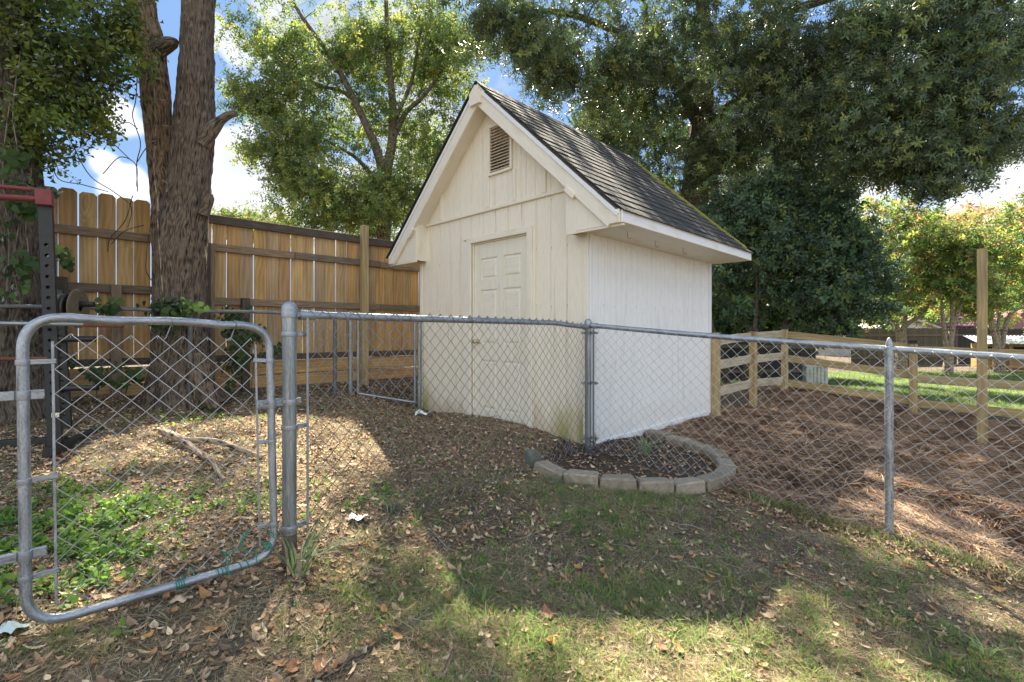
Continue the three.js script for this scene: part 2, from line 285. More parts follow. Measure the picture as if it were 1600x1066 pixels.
const gy = (x, z) => EYE + ground0(x, -z) + relief(x, -z) * sstep(40, 12, Math.hypot(x, z));
const G = (x, d, up = 0) => V(x, gy(x, -d) + up, -d);

// how much of each kind of cover: [litter, grass, straw, bed, lawn]
function cover(x, d) {
  const e = 0.35 * n3(x * 1.3, d * 1.3, 2) + 0.2 * n3(x * 5, d * 5, 4);
  const bed = inPoly(x, d, BED) ? 1 : 0;
  const straw = !bed && (inPoly(x + e * 0.35, d + e * 0.35, STRAW) || (x > 4.2 && d < 11 + e * 2 && d > 6 && x - 4.9 > (8.4 - d) * 0.9 && Math.hypot(x - 5.5, d - 9) < 2.3 + e)) ? 1 : 0;
  const lawn = !straw && d > 7 && x > 2.5 + e ? sstep(9.2, 10.3, d + (x - 5) * 0.75 + e) * sstep(18.5, 17, d + e * 2) : 0;
  // the fence and gate line: behind it leaf litter, in front worn grass
  const line = d - (2.35 + (x + 1.08) * 1.15) + e;
  const behind = x < 0.75 ? sstep(-0.3, 0.7, line) : 0;
  const litter = straw || bed || lawn > 0.5 ? 0.05 : clamp(0.35 + 0.65 * behind + 0.7 * (fbm(x * 1.1, d * 1.1, 12, 3)) - (x > 0.3 ? 0.12 : 0));
  const grass = straw || bed ? 0 : lawn > 0.3 ? lawn : clamp((1 - behind) * (0.09 + 1.6 * fbm(x * 0.9 + 5, d * 1.3, 6, 3) + 0.42 * sstep(3.1, 1.9, d + 0.15 * x) * sstep(-1.1, 0.2, x) - 0.42 * sstep(-0.2, -1.3, x)) + 0.05);
  return [litter, grass, straw, bed, lawn];
}
{
  const N = 340, P = [], T = [], C = [], I = [];
  const f = (u) => 6.5 * u + 500 * Math.pow(u, 9);
  for (let j = 0; j <= N; j++) for (let i = 0; i <= N; i++) {
    const x = f(i / N * 2 - 1), z = -4.2 - f(j / N * 2 - 1);
    P.push(x, gy(x, z), z); T.push(x / 1.7, z / 1.7);
    const near = Math.hypot(x, z) < 30 ? cover(x, -z) : [0.3, 0.4, 0, 0, 0];
    const v = 0.6 + 0.75 * (fbm(x * 0.8, z * 0.8, 5, 4) + 0.25), sand = sstep(0.05, 0.4, fbm(x * 1.9 + 3, z * 1.9, 15, 3)) * sstep(14, 9, Math.hypot(x, z));
    let c = [lerp(0.21, 0.4, sand), lerp(0.165, 0.33, sand), lerp(0.118, 0.25, sand)];
    const mixTo = (q, k) => { c = c.map((a, n) => lerp(a, q[n], k)); };
    mixTo([0.27, 0.195, 0.125], near[0] * 0.5); mixTo([0.22, 0.2, 0.1], near[1] * 0.35);
    if (near[2]) mixTo([0.23, 0.15, 0.095], 0.95); if (near[3]) mixTo([0.13, 0.1, 0.075], 0.95);
    mixTo([0.1, 0.17, 0.04], near[4] * 0.85);
    C.push(c[0] * v, c[1] * v, c[2] * v);
  }
  for (let j = 0; j < N; j++) for (let i = 0; i < N; i++) { const a = j * (N + 1) + i, b = a + N + 1; I.push(a, a + 1, b, a + 1, b + 1, b); }
  const g = new THREE.BufferGeometry();
  g.setAttribute('position', new THREE.Float32BufferAttribute(P, 3)); g.setAttribute('uv', new THREE.Float32BufferAttribute(T, 2)); g.setAttribute('color', new THREE.Float32BufferAttribute(C, 3)); g.setIndex(I); g.computeVertexNormals();
  var groundMesh = new THREE.Mesh(g, mat([1, 1, 1], { map: soilMap, bumpMap: soilBump, bumpScale: 0.02, vertexColors: true, rough: 1 }));
  groundMesh.name = 'ground'; groundMesh.receiveShadow = groundMesh.castShadow = true; groundMesh.userData.kind = 'structure'; scene.add(groundMesh);
}

// ---------------------------------------------------------------- the shed
{
  const S = thing('garden_shed', 'cream and white garden shed with steep dark shingled gable roof', 'shed', [0.71, 0.42, -4.5], 45.5 * R);
  // own axes: x back along the side wall, -z along the front wall, y up from the door sill
  const W = 2.68, D = 2.75, TOP = 1.95, BAND = 2.42, RIDGE = 3.78, MZ = -W / 2, TAN = 0.945, ANG = Math.atan(TAN), OV = 0.47, X0 = -0.2, X1 = D + 0.14;
  const roofY = (z) => RIDGE - Math.abs(z - MZ) * TAN;
  const group = (name, par = S) => { const o = new THREE.Group(); o.name = name; par.add(o); return o; };
  const T = 0.016;
  // uv straight from the place on the wall: u up, v along
  const onWall = (g, along) => { const p = g.attributes.position, u = g.attributes.uv; for (let i = 0; i < p.count; i++) u.setXY(i, p.getY(i), along === 'x' ? p.getX(i) : -p.getZ(i)); return g; };
  // front wall: grooved boards, cut round the door
  const dz0 = -0.782, dz1 = -1.634, dTop = 2.05; // door edges
  const fw = group('front_wall');
  const core = slab([[0, 0], [0, 3.62 - 0.0], [0, 0]].length ? [[0.012, -0.02], [W - 0.012, -0.02], [W - 0.012, TOP + 0.42], [W / 2, RIDGE - 0.1], [0.012, TOP + 0.42]] : [], 0.02, 0.06, 1, [[[0.772, -0.019], [1.646, -0.019], [1.646, dTop + 0.022], [0.772, dTop + 0.022]]]);
  core.rotateY(Math.PI / 2); // x -> -z, thickness -> x
  mesh('backing', core, M.creamTrim, fw);
  const gw = group('gable_wall');
  for (let k = 0; ; k++) {
    const a = Math.max(0.045, 0.055 + k * 0.2 - 0.2), b = Math.min(W - 0.045, 0.055 + k * 0.2); if (a >= W - 0.05) break; if (b - a < 0.02) continue;
    const w = b - a - 0.006, zc = -(a + b) / 2, mt = M.creamWall;
    const cut = b > 0.70 && a < 1.78;
    const lo = cut ? dTop + 0.075 : -0.035 + (k % 3) * 0.004, hi = BAND - 0.005;
    const put = (z0, z1, y0, y1) => { if (z0 - z1 > 0.015 && y1 > y0) mesh('siding_board', onWall(moved(cbox(T, y1 - y0, z0 - z1, 0.0015), T / 2, (y0 + y1) / 2, (z0 + z1) / 2)), mt, fw); };
    if (cut) { put(-a - 0.0018, -b + 0.0018, lo, hi); put(-a - 0.0018, Math.max(-b + 0.0018, -0.70), -0.035, lo - 0.002); put(Math.min(-a - 0.003, -1.785), -b + 0.003, -0.035, lo - 0.002); }
    else put(-a - 0.0018, -b + 0.0018, lo, hi);
    // gable boards above the band
    const yA = roofY(-a) - 0.13, yB = roofY(-b) - 0.13, m0 = Math.min(yA, yB);
    if (Math.max(yA, yB) > BAND + 0.05) {
      const P = [[a + 0.0015, BAND + 0.006]]; P.push([b - 0.0015, BAND + 0.006]); if (yB > BAND + 0.01) P.push([b - 0.0015, yB]);
      if (a < W / 2 && b > W / 2) P.push([W / 2, RIDGE - 0.13]); if (yA > BAND + 0.01) P.push([a + 0.0015, yA]);
      const g = slab(P, -T - 0.012, -0.012, 1); g.rotateY(Math.PI / 2); g.translate(T + 0.004, 0, 0);
      mesh('siding_board', onWall(g), mt, gw);
    }
  }
  mesh('band_board', [moved(cbox(0.03, 0.035, W - 0.1, 0.004), -0.012, BAND - 0.012, MZ)], M.creamTrim, gw);
  for (const [z, y0, y1] of [[-0.53, BAND + 0.008, 0], [-0.95, BAND + 0.008, 2.765], [-1.36, BAND + 0.008, 2.77], [-2.22, BAND + 0.008, 0]]) mesh('batten', moved(cbox(0.02, (y1 || roofY(z) - 0.16) - y0, 0.055, 0.003), -0.016, ((y1 || roofY(z) - 0.16) + y0) / 2, z), M.creamTrim, gw);
  for (const y of [0.12, 0.95, 1.7]) for (const z of [-0.2, -0.55, -2.0, -2.4]) ; // (nail heads are in the paint)
  // gable vent
  {
    const v = group('vent'), z0 = -1.0, z1 = -1.31, y0 = 2.80, y1 = 3.30, zc = (z0 + z1) / 2, yc = (y0 + y1) / 2;
    mesh('vent_frame', [moved(cbox(0.035, 0.03, 0.37, 0.003), -0.02, y0 - 0.015, zc), moved(cbox(0.035, 0.03, 0.37, 0.003), -0.02, y1 + 0.015, zc), moved(cbox(0.034, y1 - y0, 0.03, 0.003), -0.02, yc, z0 + 0.015), moved(cbox(0.034, y1 - y0, 0.03, 0.003), -0.02, yc, z1 - 0.015)], M.creamTrim, v);
    mesh('vent_back', moved(cbox(0.004, y1 - y0, 0.31, 0.001), -0.006, yc, zc), mat([0.09, 0.065, 0.04]), v);
    for (let k = 0; k < 15; k++) mesh('slat', moved(cbox(0.03, 0.005, 0.31, 0.001), -0.02, y0 + 0.02 + k * 0.0335, zc, 0, 0, 0.75), M.vent, v);
  }
  // door
  {
    const dr = group('door'), w = dz0 - dz1, zc = (dz0 + dz1) / 2, xf = 0.03;
    const holes = [], pan = [];
    for (const [a, b] of [[0.11, 0.375], [0.477, 0.742]]) for (const [y0, y1] of [[0.16, 0.72], [0.90, 1.52], [1.64, 1.88]]) { holes.push([[a, y0], [b, y0], [b, y1], [a, y1]]); pan.push([(a + b) / 2, (y0 + y1) / 2, b - a, y1 - y0]); }
    const face = slab([[0, 0.01], [w, 0.01], [w, dTop], [0, dTop]], 0, 0.012, 1, holes); face.rotateY(Math.PI / 2); face.translate(xf, 0, dz0);
    mesh('door_face', face, M.door, dr);
    mesh('door_slab', moved(cbox(0.028, dTop - 0.012, w, 0.001), xf + 0.026, dTop / 2 + 0.005, zc), M.door, dr);
    for (const [a, y, pw, ph] of pan) {
      const g = new THREE.ExtrudeGeometry(new THREE.Shape([[-pw / 2 + 0.036, -ph / 2 + 0.036], [pw / 2 - 0.036, -ph / 2 + 0.036], [pw / 2 - 0.036, ph / 2 - 0.036], [-pw / 2 + 0.036, ph / 2 - 0.036]].map((p) => new THREE.Vector2(...p))), { depth: 0.001, bevelEnabled: true, bevelThickness: 0.009, bevelSize: 0.018, bevelSegments: 1 });
      g.rotateY(-Math.PI / 2); g.translate(xf + 0.0125, y, dz0 - a); mesh('door_panel', g, M.door, dr);
    }
    const kn = new THREE.LatheGeometry([[0.0, 0], [0.03, 0], [0.03, 0.006], [0.012, 0.012], [0.012, 0.035], [0.026, 0.045], [0.03, 0.058], [0.022, 0.07], [0, 0.073]].map((p) => new THREE.Vector2(...p)), 20);
    kn.rotateZ(Math.PI / 2); kn.translate(xf - 0.001, 0.93, dz1 + 0.06); mesh('door_knob', kn, mat([0.55, 0.47, 0.3], { metal: 0.7, rough: 0.4 }), dr);
    // jambs and casing
    const fr = group('door_frame');
    mesh('casing', moved(cbox(0.03, dTop + 0.16, 0.075, 0.005), -0.009, dTop / 2 - 0.002, dz0 + 0.052), M.creamTrim, fr);
    mesh('casing', moved(cbox(0.03, dTop + 0.11, 0.13, 0.005), -0.009, dTop / 2 - 0.01, dz1 - 0.085), M.creamTrim, fr);
    mesh('casing', moved(cbox(0.031, 0.07, w + 0.165, 0.005), -0.009, dTop + 0.05, zc - 0.017), M.creamTrim, fr);
    mesh('jamb', [moved(cbox(0.06, dTop + 0.06, 0.016, 0.002), 0.0385, dTop / 2, dz0 + 0.0105), moved(cbox(0.06, dTop + 0.06, 0.016, 0.002), 0.0385, dTop / 2, dz1 - 0.0105), moved(cbox(0.06, 0.014, w, 0.002), 0.0385, dTop + 0.008, zc)], M.creamTrim, fr);
    mesh('sill', moved(cbox(0.05, 0.04, w - 0.01, 0.003), 0.055, -0.025, zc), M.oldDark, fr);
  }
  // side wall on the right
  const sw = group('side_wall');
  mesh('backing', moved(cbox(D - 0.08, TOP + 0.1, 0.03, 0.002), D / 2, TOP / 2 - 0.02, -0.035), M.whiteTrim, sw);
  for (let k = 0; k < 26; k++) { const a = 0.062 + k * 0.1015, b = Math.min(a + 0.1015, D - 0.05); mesh('siding_board', onWall(moved(cbox(b - a - 0.003, TOP + 0.03, T, 0.0015), (a + b) / 2, TOP / 2 + 0.01, -T / 2 - 0.002), 'x'), M.whiteWall, sw); }
  mesh('skirt_board', moved(cbox(D - 0.1, 0.075, 0.02, 0.004), D / 2, -0.035, 0.002), M.whiteTrim, sw);
  // corner boards
  mesh('corner_board', moved(cbox(0.02, TOP + 0.06, 0.055, 0.003), 0.001, TOP / 2 - 0.005, -0.0285), M.creamTrim, S);
  mesh('corner_board', moved(cbox(0.055, TOP + 0.06, 0.02, 0.003), 0.0395, TOP / 2 - 0.005, -0.001), M.whiteTrim, S);
  mesh('corner_board', moved(cbox(0.075, TOP + 0.06, 0.022, 0.003), D - 0.02, TOP / 2 - 0.005, 0.002), M.whiteTrim, S);
  mesh('corner_board', moved(cbox(0.022, TOP + 0.06, 0.05, 0.003), 0.001, TOP / 2 - 0.005, -W + 0.022), M.creamTrim, S);
  // left and rear walls
  mesh('side_wall', moved(cbox(D - 0.04, TOP + 0.1, 0.04, 0.003), D / 2 + 0.01, TOP / 2, -W + 0.022), M.white, S);
  { const g = slab([[0.03, -0.05], [W - 0.03, -0.05], [W - 0.03, TOP + 0.4], [W / 2, RIDGE - 0.12], [0.03, TOP + 0.4]], 0, 0.04, 1); g.rotateY(Math.PI / 2); g.translate(D - 0.05, 0, 0); mesh('rear_wall', g, M.white, S); }
  // roof
  const rf = group('roof'), L = (W / 2 + OV) / Math.cos(ANG), LEN = X1 - X0, XC = (X0 + X1) / 2;
  const slope = (g, s, along, off) => { // lay geometry (x along eave, z down the slope, y out) on side s
    const q = g.clone(); const m = new THREE.Matrix4(), c = Math.cos(ANG), n = Math.sin(ANG);
    m.makeBasis(V(s > 0 ? 1 : -1, 0, 0), V(0, c, s * n), V(0, -n, s * c)); m.setPosition(along, RIDGE + off * c - 0.012, MZ + s * off * n); return q.applyMatrix4(m);
  };
  for (const s of [1, -1]) mesh('roof_deck', slope(moved(cbox(LEN - 0.02, 0.02, L - 0.01, 0.002), 0, -0.022, L / 2), s, XC, 0), M.oldDark, rf);
  const shGeo = [0, 1, 2, 3].map(() => cbox(0.302, 0.011, 0.19, 0.002, 0.0015));
  const rows = Math.ceil(L / 0.138);
  for (let r = 0; r < rows; r++) {
    const z0 = L + 0.03 - r * 0.138; if (z0 < 0.15) break; let x = X0 - 0.012 - (r % 2) * 0.155 + rr(-0.03, 0.03);
    while (x < X1 + 0.01) {
      const a = Math.max(x, X0 - 0.015), b = Math.min(x + 0.31, X1 + 0.015);
      if (b - a > 0.03) {
        const g = shGeo[Math.floor(rnd() * 4)], m = new THREE.Mesh(g, pick(M.shingle)); m.name = 'shingle'; m.castShadow = m.receiveShadow = true;
        const c = Math.cos(ANG), n = Math.sin(ANG), zz = z0 - 0.095, out = 0.0 + rr(0, 0.003);
        m.scale.x = (b - a - 0.007) / 0.302; m.position.set((a + b) / 2, RIDGE - 0.012 - zz * n + out * c, MZ + zz * c + out * n); m.rotation.set(ANG - 0.06 + rr(-0.012, 0.012), 0, 0); rf.add(m);
      }
      x += 0.31;
    }
  }
  { const l = []; for (let r = 0; r < rows - 2; r++) for (let k = 0; k < 10; k++) l.push(slope(moved(shGeo[k % 4], -LEN / 2 + 0.155 + k * 0.312, -0.004, L + 0.03 - r * 0.138 - 0.095, -0.06, 0, 0), -1, XC, 0)); tag(mesh('shingle_course', l, M.shingle[0], rf), null, null, null, 'stuff'); }
  { const l = []; for (let k = 0; k < 21; k++) for (const s of [1, -1]) l.push(slope(moved(cbox(0.2, 0.006, 0.14, 0.0015), (-LEN / 2 + 0.08 + k * 0.151) * s, 0.006 + (k % 2) * 0.003, 0.07), s, XC, 0)); mesh('ridge_cap', l, M.shingle[2], rf); }
  // moss along the far rake
  { const l = []; for (let k = 0; k < 900; k++) { const t = rnd() ** 0.8, w = Math.abs(gauss()) * (0.07 + 0.16 * t * (1 - t) * 4); const s = rr(0.011, 0.031); const g = new THREE.IcosahedronGeometry(s, 0); g.scale(1.6, 0.6, 1.5); l.push(slope(moved(g, LEN / 2 - 0.01 - w * 0.8, 0.004, 0.25 + t * (L - 0.35)), 1, XC, 0)); } tag(mesh('moss', l, M.moss, rf), 'yellow green moss along the rear roof edge', null, null, 'stuff'); }
  // rake boards at the front, their thin top trim, and the peak block
  for (const s of [1, -1]) {
    mesh('rake_board', slope(moved(cbox(0.035, 0.15, L - 0.02, 0.004), s > 0 ? -LEN / 2 + 0.02 : LEN / 2 - 0.02, -0.112, L / 2 - 0.0), s, XC, 0), M.creamTrim, S);
    mesh('rake_trim', slope(moved(cbox(0.03, 0.036, L + 0.0, 0.003), s > 0 ? -LEN / 2 + 0.006 : LEN / 2 - 0.006, -0.05, L / 2 + 0.005), s, XC, 0), M.whiteTrim, S);
    mesh('rake_board', slope(moved(cbox(0.035, 0.13, L, 0.004), s > 0 ? LEN / 2 - 0.03 : -LEN / 2 + 0.03, -0.1, L / 2 - 0.02), s, XC, 0), M.whiteTrim, S);
    // soffit of the gable overhang
    mesh('gable_soffit', slope(moved(cbox(0.2, 0.012, L - 0.4, 0.002), s > 0 ? -LEN / 2 + 0.12 : LEN / 2 - 0.12, -0.16, L / 2 - 0.02), s, XC, 0), M.creamTrim, S);
    // eave box: fascia, soffit, closing board at the front
    const ze = s > 0 ? OV : -W - OV, wall = s > 0 ? 0 : -W, zm = (ze + wall) / 2;
    mesh('fascia_board', moved(cbox(LEN - 0.03, 0.105, 0.022, 0.003), XC + 0.002, TOP + 0.0545, ze - s * 0.005), M.whiteTrim, S);
    mesh('eave_trim', moved(cbox(LEN - 0.02, 0.018, 0.02, 0.003), XC + 0.002, TOP + 0.098, ze + s * 0.006), M.whiteTrim, S);
    mesh('soffit', moved(cbox(LEN - 0.06, 0.012, OV + 0.02, 0.002), XC, TOP + 0.006, zm), M.creamTrim, S);
    const zi = s > 0 ? -0.135 : -W + 0.135, P = [[-zi, TOP - 0.02], [-ze, TOP - 0.02], [-ze, roofY(ze) - 0.18 ], [-zi, roofY(zi) - 0.2]];
    if (roofY(ze) - 0.18 < TOP) P[2][1] = TOP + 0.005;
    const g = slab(s > 0 ? P : P.slice().reverse(), -0.01, 0.01, 1); g.rotateY(Math.PI / 2); g.translate(X0 + 0.045, 0, 0); mesh('eave_return', g, M.cream, S);
    mesh('eave_return', moved(cbox(0.16, roofY(zi) - 0.22 - TOP, 0.016, 0.002), X0 + 0.13, (roofY(zi) - 0.22 + TOP) / 2, zi), M.cream, S);
    mesh('rake_end', moved(cbox(0.042, 0.115, 0.1, 0.004), X0 + 0.02, TOP + 0.057, ze - s * 0.067), M.creamTrim, S);
    const pb2 = slope(moved(cbox(0.045, 0.05, 0.14, 0.004), s > 0 ? -LEN / 2 + 0.014 : LEN / 2 - 0.014, -0.19, (W / 2 + 0.1) / Math.cos(ANG) - 0.05), s, XC, 0);
    mesh('rake_block', pb2, M.creamTrim, S);
  }
  { const P = [[W / 2 - 0.085, RIDGE - 0.27], [W / 2 + 0.085, RIDGE - 0.27], [W / 2 + 0.085, RIDGE - 0.135], [W / 2, RIDGE - 0.06], [W / 2 - 0.085, RIDGE - 0.135]]; const g = slab(P, -0.03, 0.03, 1); g.rotateY(Math.PI / 2); g.translate(X0 - 0.005, 0, 0); mesh('peak_block', g, M.creamTrim, S); }
  // hooks under the right soffit
  for (const [x, z] of [[0.18, 0.3], [0.75, 0.27], [1.35, 0.28]]) mesh('hook', tube([V(x, TOP + 0.004, z), V(x, TOP - 0.04, z), V(x + 0.004, TOP - 0.062, z + 0.008), V(x + 0.012, TOP - 0.068, z + 0.02), V(x + 0.018, TOP - 0.055, z + 0.03)], 0.0028, 6), M.wireDark, S);
  // spare foundation blocks under the front corners
  for (const [x, z] of [[0.12, -0.14], [0.12, -W + 0.14], [D - 0.15, -0.14], [D - 0.15, -W + 0.14]]) mesh('footing_block', moved(cbox(0.2, 0.22, 0.2, 0.006), x, -0.15, z - (z > -1 ? 0.0 : 0)), M.concrete[2], S);
}

// ---------------------------------------------------------------- privacy fence along the left
{
  const A0 = V(-4.49, 0, -4.87), DIR = V(0.732, 0, -0.681), NRM = V(0.681, 0, 0.732); // NRM towards the yard
  const pt = (t, h, off = 0) => A0.clone().addScaledVector(DIR, t).addScaledVector(NRM, off).setY(EYE + h);
  const turn = Math.atan2(0.681, 0.732);
  const picketGeo = (h, ear) => { const w = 0.07, e = ear ? 0.028 : 0.002, P = [[-w, 0], [w, 0], [w, h - e], [w - e, h], [-w + e, h], [-w, h - e]]; const g = new THREE.ExtrudeGeometry(new THREE.Shape(P.map((p) => new THREE.Vector2(...p))), { depth: 0.014, bevelEnabled: true, bevelThickness: 0.0015, bevelSize: 0.0015, bevelSegments: 1 }); g.translate(0, 0, -0.02); const u = g.attributes.uv, o = rr(0, 9), o2 = rr(0, 5); for (let i = 0; i < u.count; i++) u.setXY(i, u.getY(i) + o, u.getX(i) + o2); return g; };
  function section(F0, t0, t1, h0, ear, list) {
    const variants = Array.from({ length: 7 }, () => picketGeo(h0 + 0.34, ear));
    const Q = F0.position;
    let k = 0;
    for (let t = t0; t < t1; t += 0.1498, k++) {
      const m = new THREE.Mesh(variants[k % 7], rnd() < 0.07 ? M.stainPine : pick(M.pine)); m.name = 'picket'; m.castShadow = m.receiveShadow = true;
      m.position.copy(pt(t + rr(-0.002, 0.002), -0.34 + rr(-0.008, 0.008))).sub(Q); m.rotation.set(0, turn, rr(-0.004, 0.004)); F0.add(m);
    }
    for (const [n, a, b, h, w, th, mt, off] of list) { const g = bar(pt(a, h, off), pt(b, h, off), th, w, 0.004); g.translate(-Q.x, -Q.y, -Q.z); mesh(n, g, mt, F0); }
  }
  const post = (F0, t, h0, h1, off, s, mt) => { const g = cbox(s, h1 - h0, s, 0.005); const m = mesh('post', g, mt, F0); m.position.copy(pt(t, (h0 + h1) / 2, off)).sub(F0.position); m.rotation.y = turn; };
  const rails = (a, b, h, mt) => { const l = []; const step = 1.22; for (let t = a; t < b; t += step) l.push(['rail', t + 0.002, Math.min(b, t + step - 0.003), h + rr(-0.006, 0.006), 0.088, 0.038, pick(M.old), 0.02]); return l; };
  const p0 = pt(-0.45, -0.75);
  const FA = thing('privacy_fence', 'tall tan picket fence with dog-eared tops, left of the twin-trunk tree', 'fence', p0);
  section(FA, -0.42, 0.98, 1.45, true, [...rails(-0.5, 0.98, 1.03), ...rails(-0.5, 0.98, 0.46), ['rail', -0.5, 0.98, -0.31, 0.075, 0.04, M.oldDark, 0.02], ['kick_board', -0.5, 0.97, -0.45, 0.165, 0.02, M.pine[0], 0], ['kick_board', -0.5, 0.97, -0.61, 0.14, 0.02, M.pine[1], -0.005]]);
  post(FA, 0.40, -0.85, 0.5, 0.085, 0.09, M.old[0]); post(FA, -0.02, -0.85, 0.55, 0.085, 0.09, M.oldDark); post(FA, 0.78, -0.85, 1.05, 0.06, 0.06, M.old[1]);
  const FB = thing('privacy_fence', 'tan picket fence with dark cap rail between twin-trunk tree and shed', 'fence', pt(1.0, -0.75));
  section(FB, 1.06, 5.6, 1.335, false, [['cap_rail', 1.0, 3.14, 1.335, 0.09, 0.04, M.oldDark, 0.022], ['cap_rail', 3.2, 5.6, 1.325, 0.09, 0.04, M.oldDark, 0.022], ['cap_rail', 1.0, 3.14, 1.385, 0.012, 0.09, M.old[2], 0.0], ['cap_rail', 3.2, 5.6, 1.375, 0.012, 0.09, M.old[2], 0.0], ...rails(1.0, 5.6, 1.01), ...rails(1.0, 5.6, 0.38), ['rail', 1.0, 5.6, -0.31, 0.08, 0.04, M.oldDark, 0.02], ['kick_board', 1.02, 3.2, -0.44, 0.17, 0.02, M.pine[3], 0], ['kick_board', 3.22, 5.6, -0.44, 0.17, 0.02, M.pine[1], 0], ['kick_board', 1.02, 3.2, -0.615, 0.145, 0.02, M.pine[0], 0.004], ['kick_board', 3.22, 5.6, -0.615, 0.145, 0.02, M.pine[2], 0.004]]);
  post(FB, 1.2, -0.85, 1.04, 0.085, 0.09, M.oldDark); post(FB, 1.28, -0.85, 1.0, 0.05, 0.05, M.old[1]); post(FB, 1.62, -0.85, 0.42, 0.085, 0.085, M.oldDark);
  post(FB, 3.16, -0.85, 1.53, 0.09, 0.095, M.newPine[0]); post(FB, 5.3, -0.85, 1.3, 0.085, 0.09, M.old[0]);
}

// ---------------------------------------------------------------- chain link
// woven wire between a lower edge and an upper edge; lo(t), hi(t) give points for t = 0..1 along length L
function wireNet(L, lo, hi, out, dw = 0.085, dh = 0.085, r = 0.0017, sag = 0) {
  const list = [], cols = Math.round(L / (dw / 2)), a = dw / 2;
  for (let i = 0; i < cols; i++) {
    const pts = []; const H = hi((i + 0.5) / cols).distanceTo(lo((i + 0.5) / cols)), n = Math.max(2, Math.round(H / (dh / 2)));
    for (let k = 0; k <= n; k++) {
      const odd = (k + i) % 2, u = clamp((i + odd) * a / L), v = k / n;
      const p = lo(u).lerp(hi(u), v), w = sag * fbm(u * 3, v * 3, 2, 2);
      const q = p.clone().addScaledVector(out, w + (odd ? 0.0022 : -0.0022));
      q.y += 0.004 * n3(i * 0.37, k * 0.41, 3);
      pts.push(q);
    }
    // the bent tip of the top
    const tip = pts[pts.length - 1]; pts.push(tip.clone().add(V(0, -0.012, 0)).addScaledVector(out, 0.006));
    list.push(tube(pts, r, 4, false));
  }
  return mergeGeometries(list);
}
const ring = (p, r, h, rt = 0.004) => { const g = new THREE.LatheGeometry([[r, -h / 2], [r + rt, -h / 2 + 0.001], [r + rt, h / 2 - 0.001], [r, h / 2]].map((q) => new THREE.Vector2(...q)), 20); return moved(g, p.x, p.y, p.z); };
const pipeUp = (p, r, h) => { const g = new THREE.CylinderGeometry(r, r, h, 20, 1, true); const u = g.attributes.uv; for (let i = 0; i < u.count; i++) u.setXY(i, u.getY(i) * h, u.getX(i) * r * 6.28); return moved(g, p.x, p.y + h / 2, p.z); };
const dome = (p, r, h) => moved(new THREE.LatheGeometry([[r, -0.035], [r + 0.003, -0.033], [r + 0.003, 0], [r * 0.93, h * 0.45], [r * 0.6, h * 0.85], [0.001, h]].map((q) => new THREE.Vector2(...q)), 20), p.x, p.y, p.z);
const local = (o, g) => { const p = o.position; g.translate(-p.x, -p.y, -p.z); return g; };
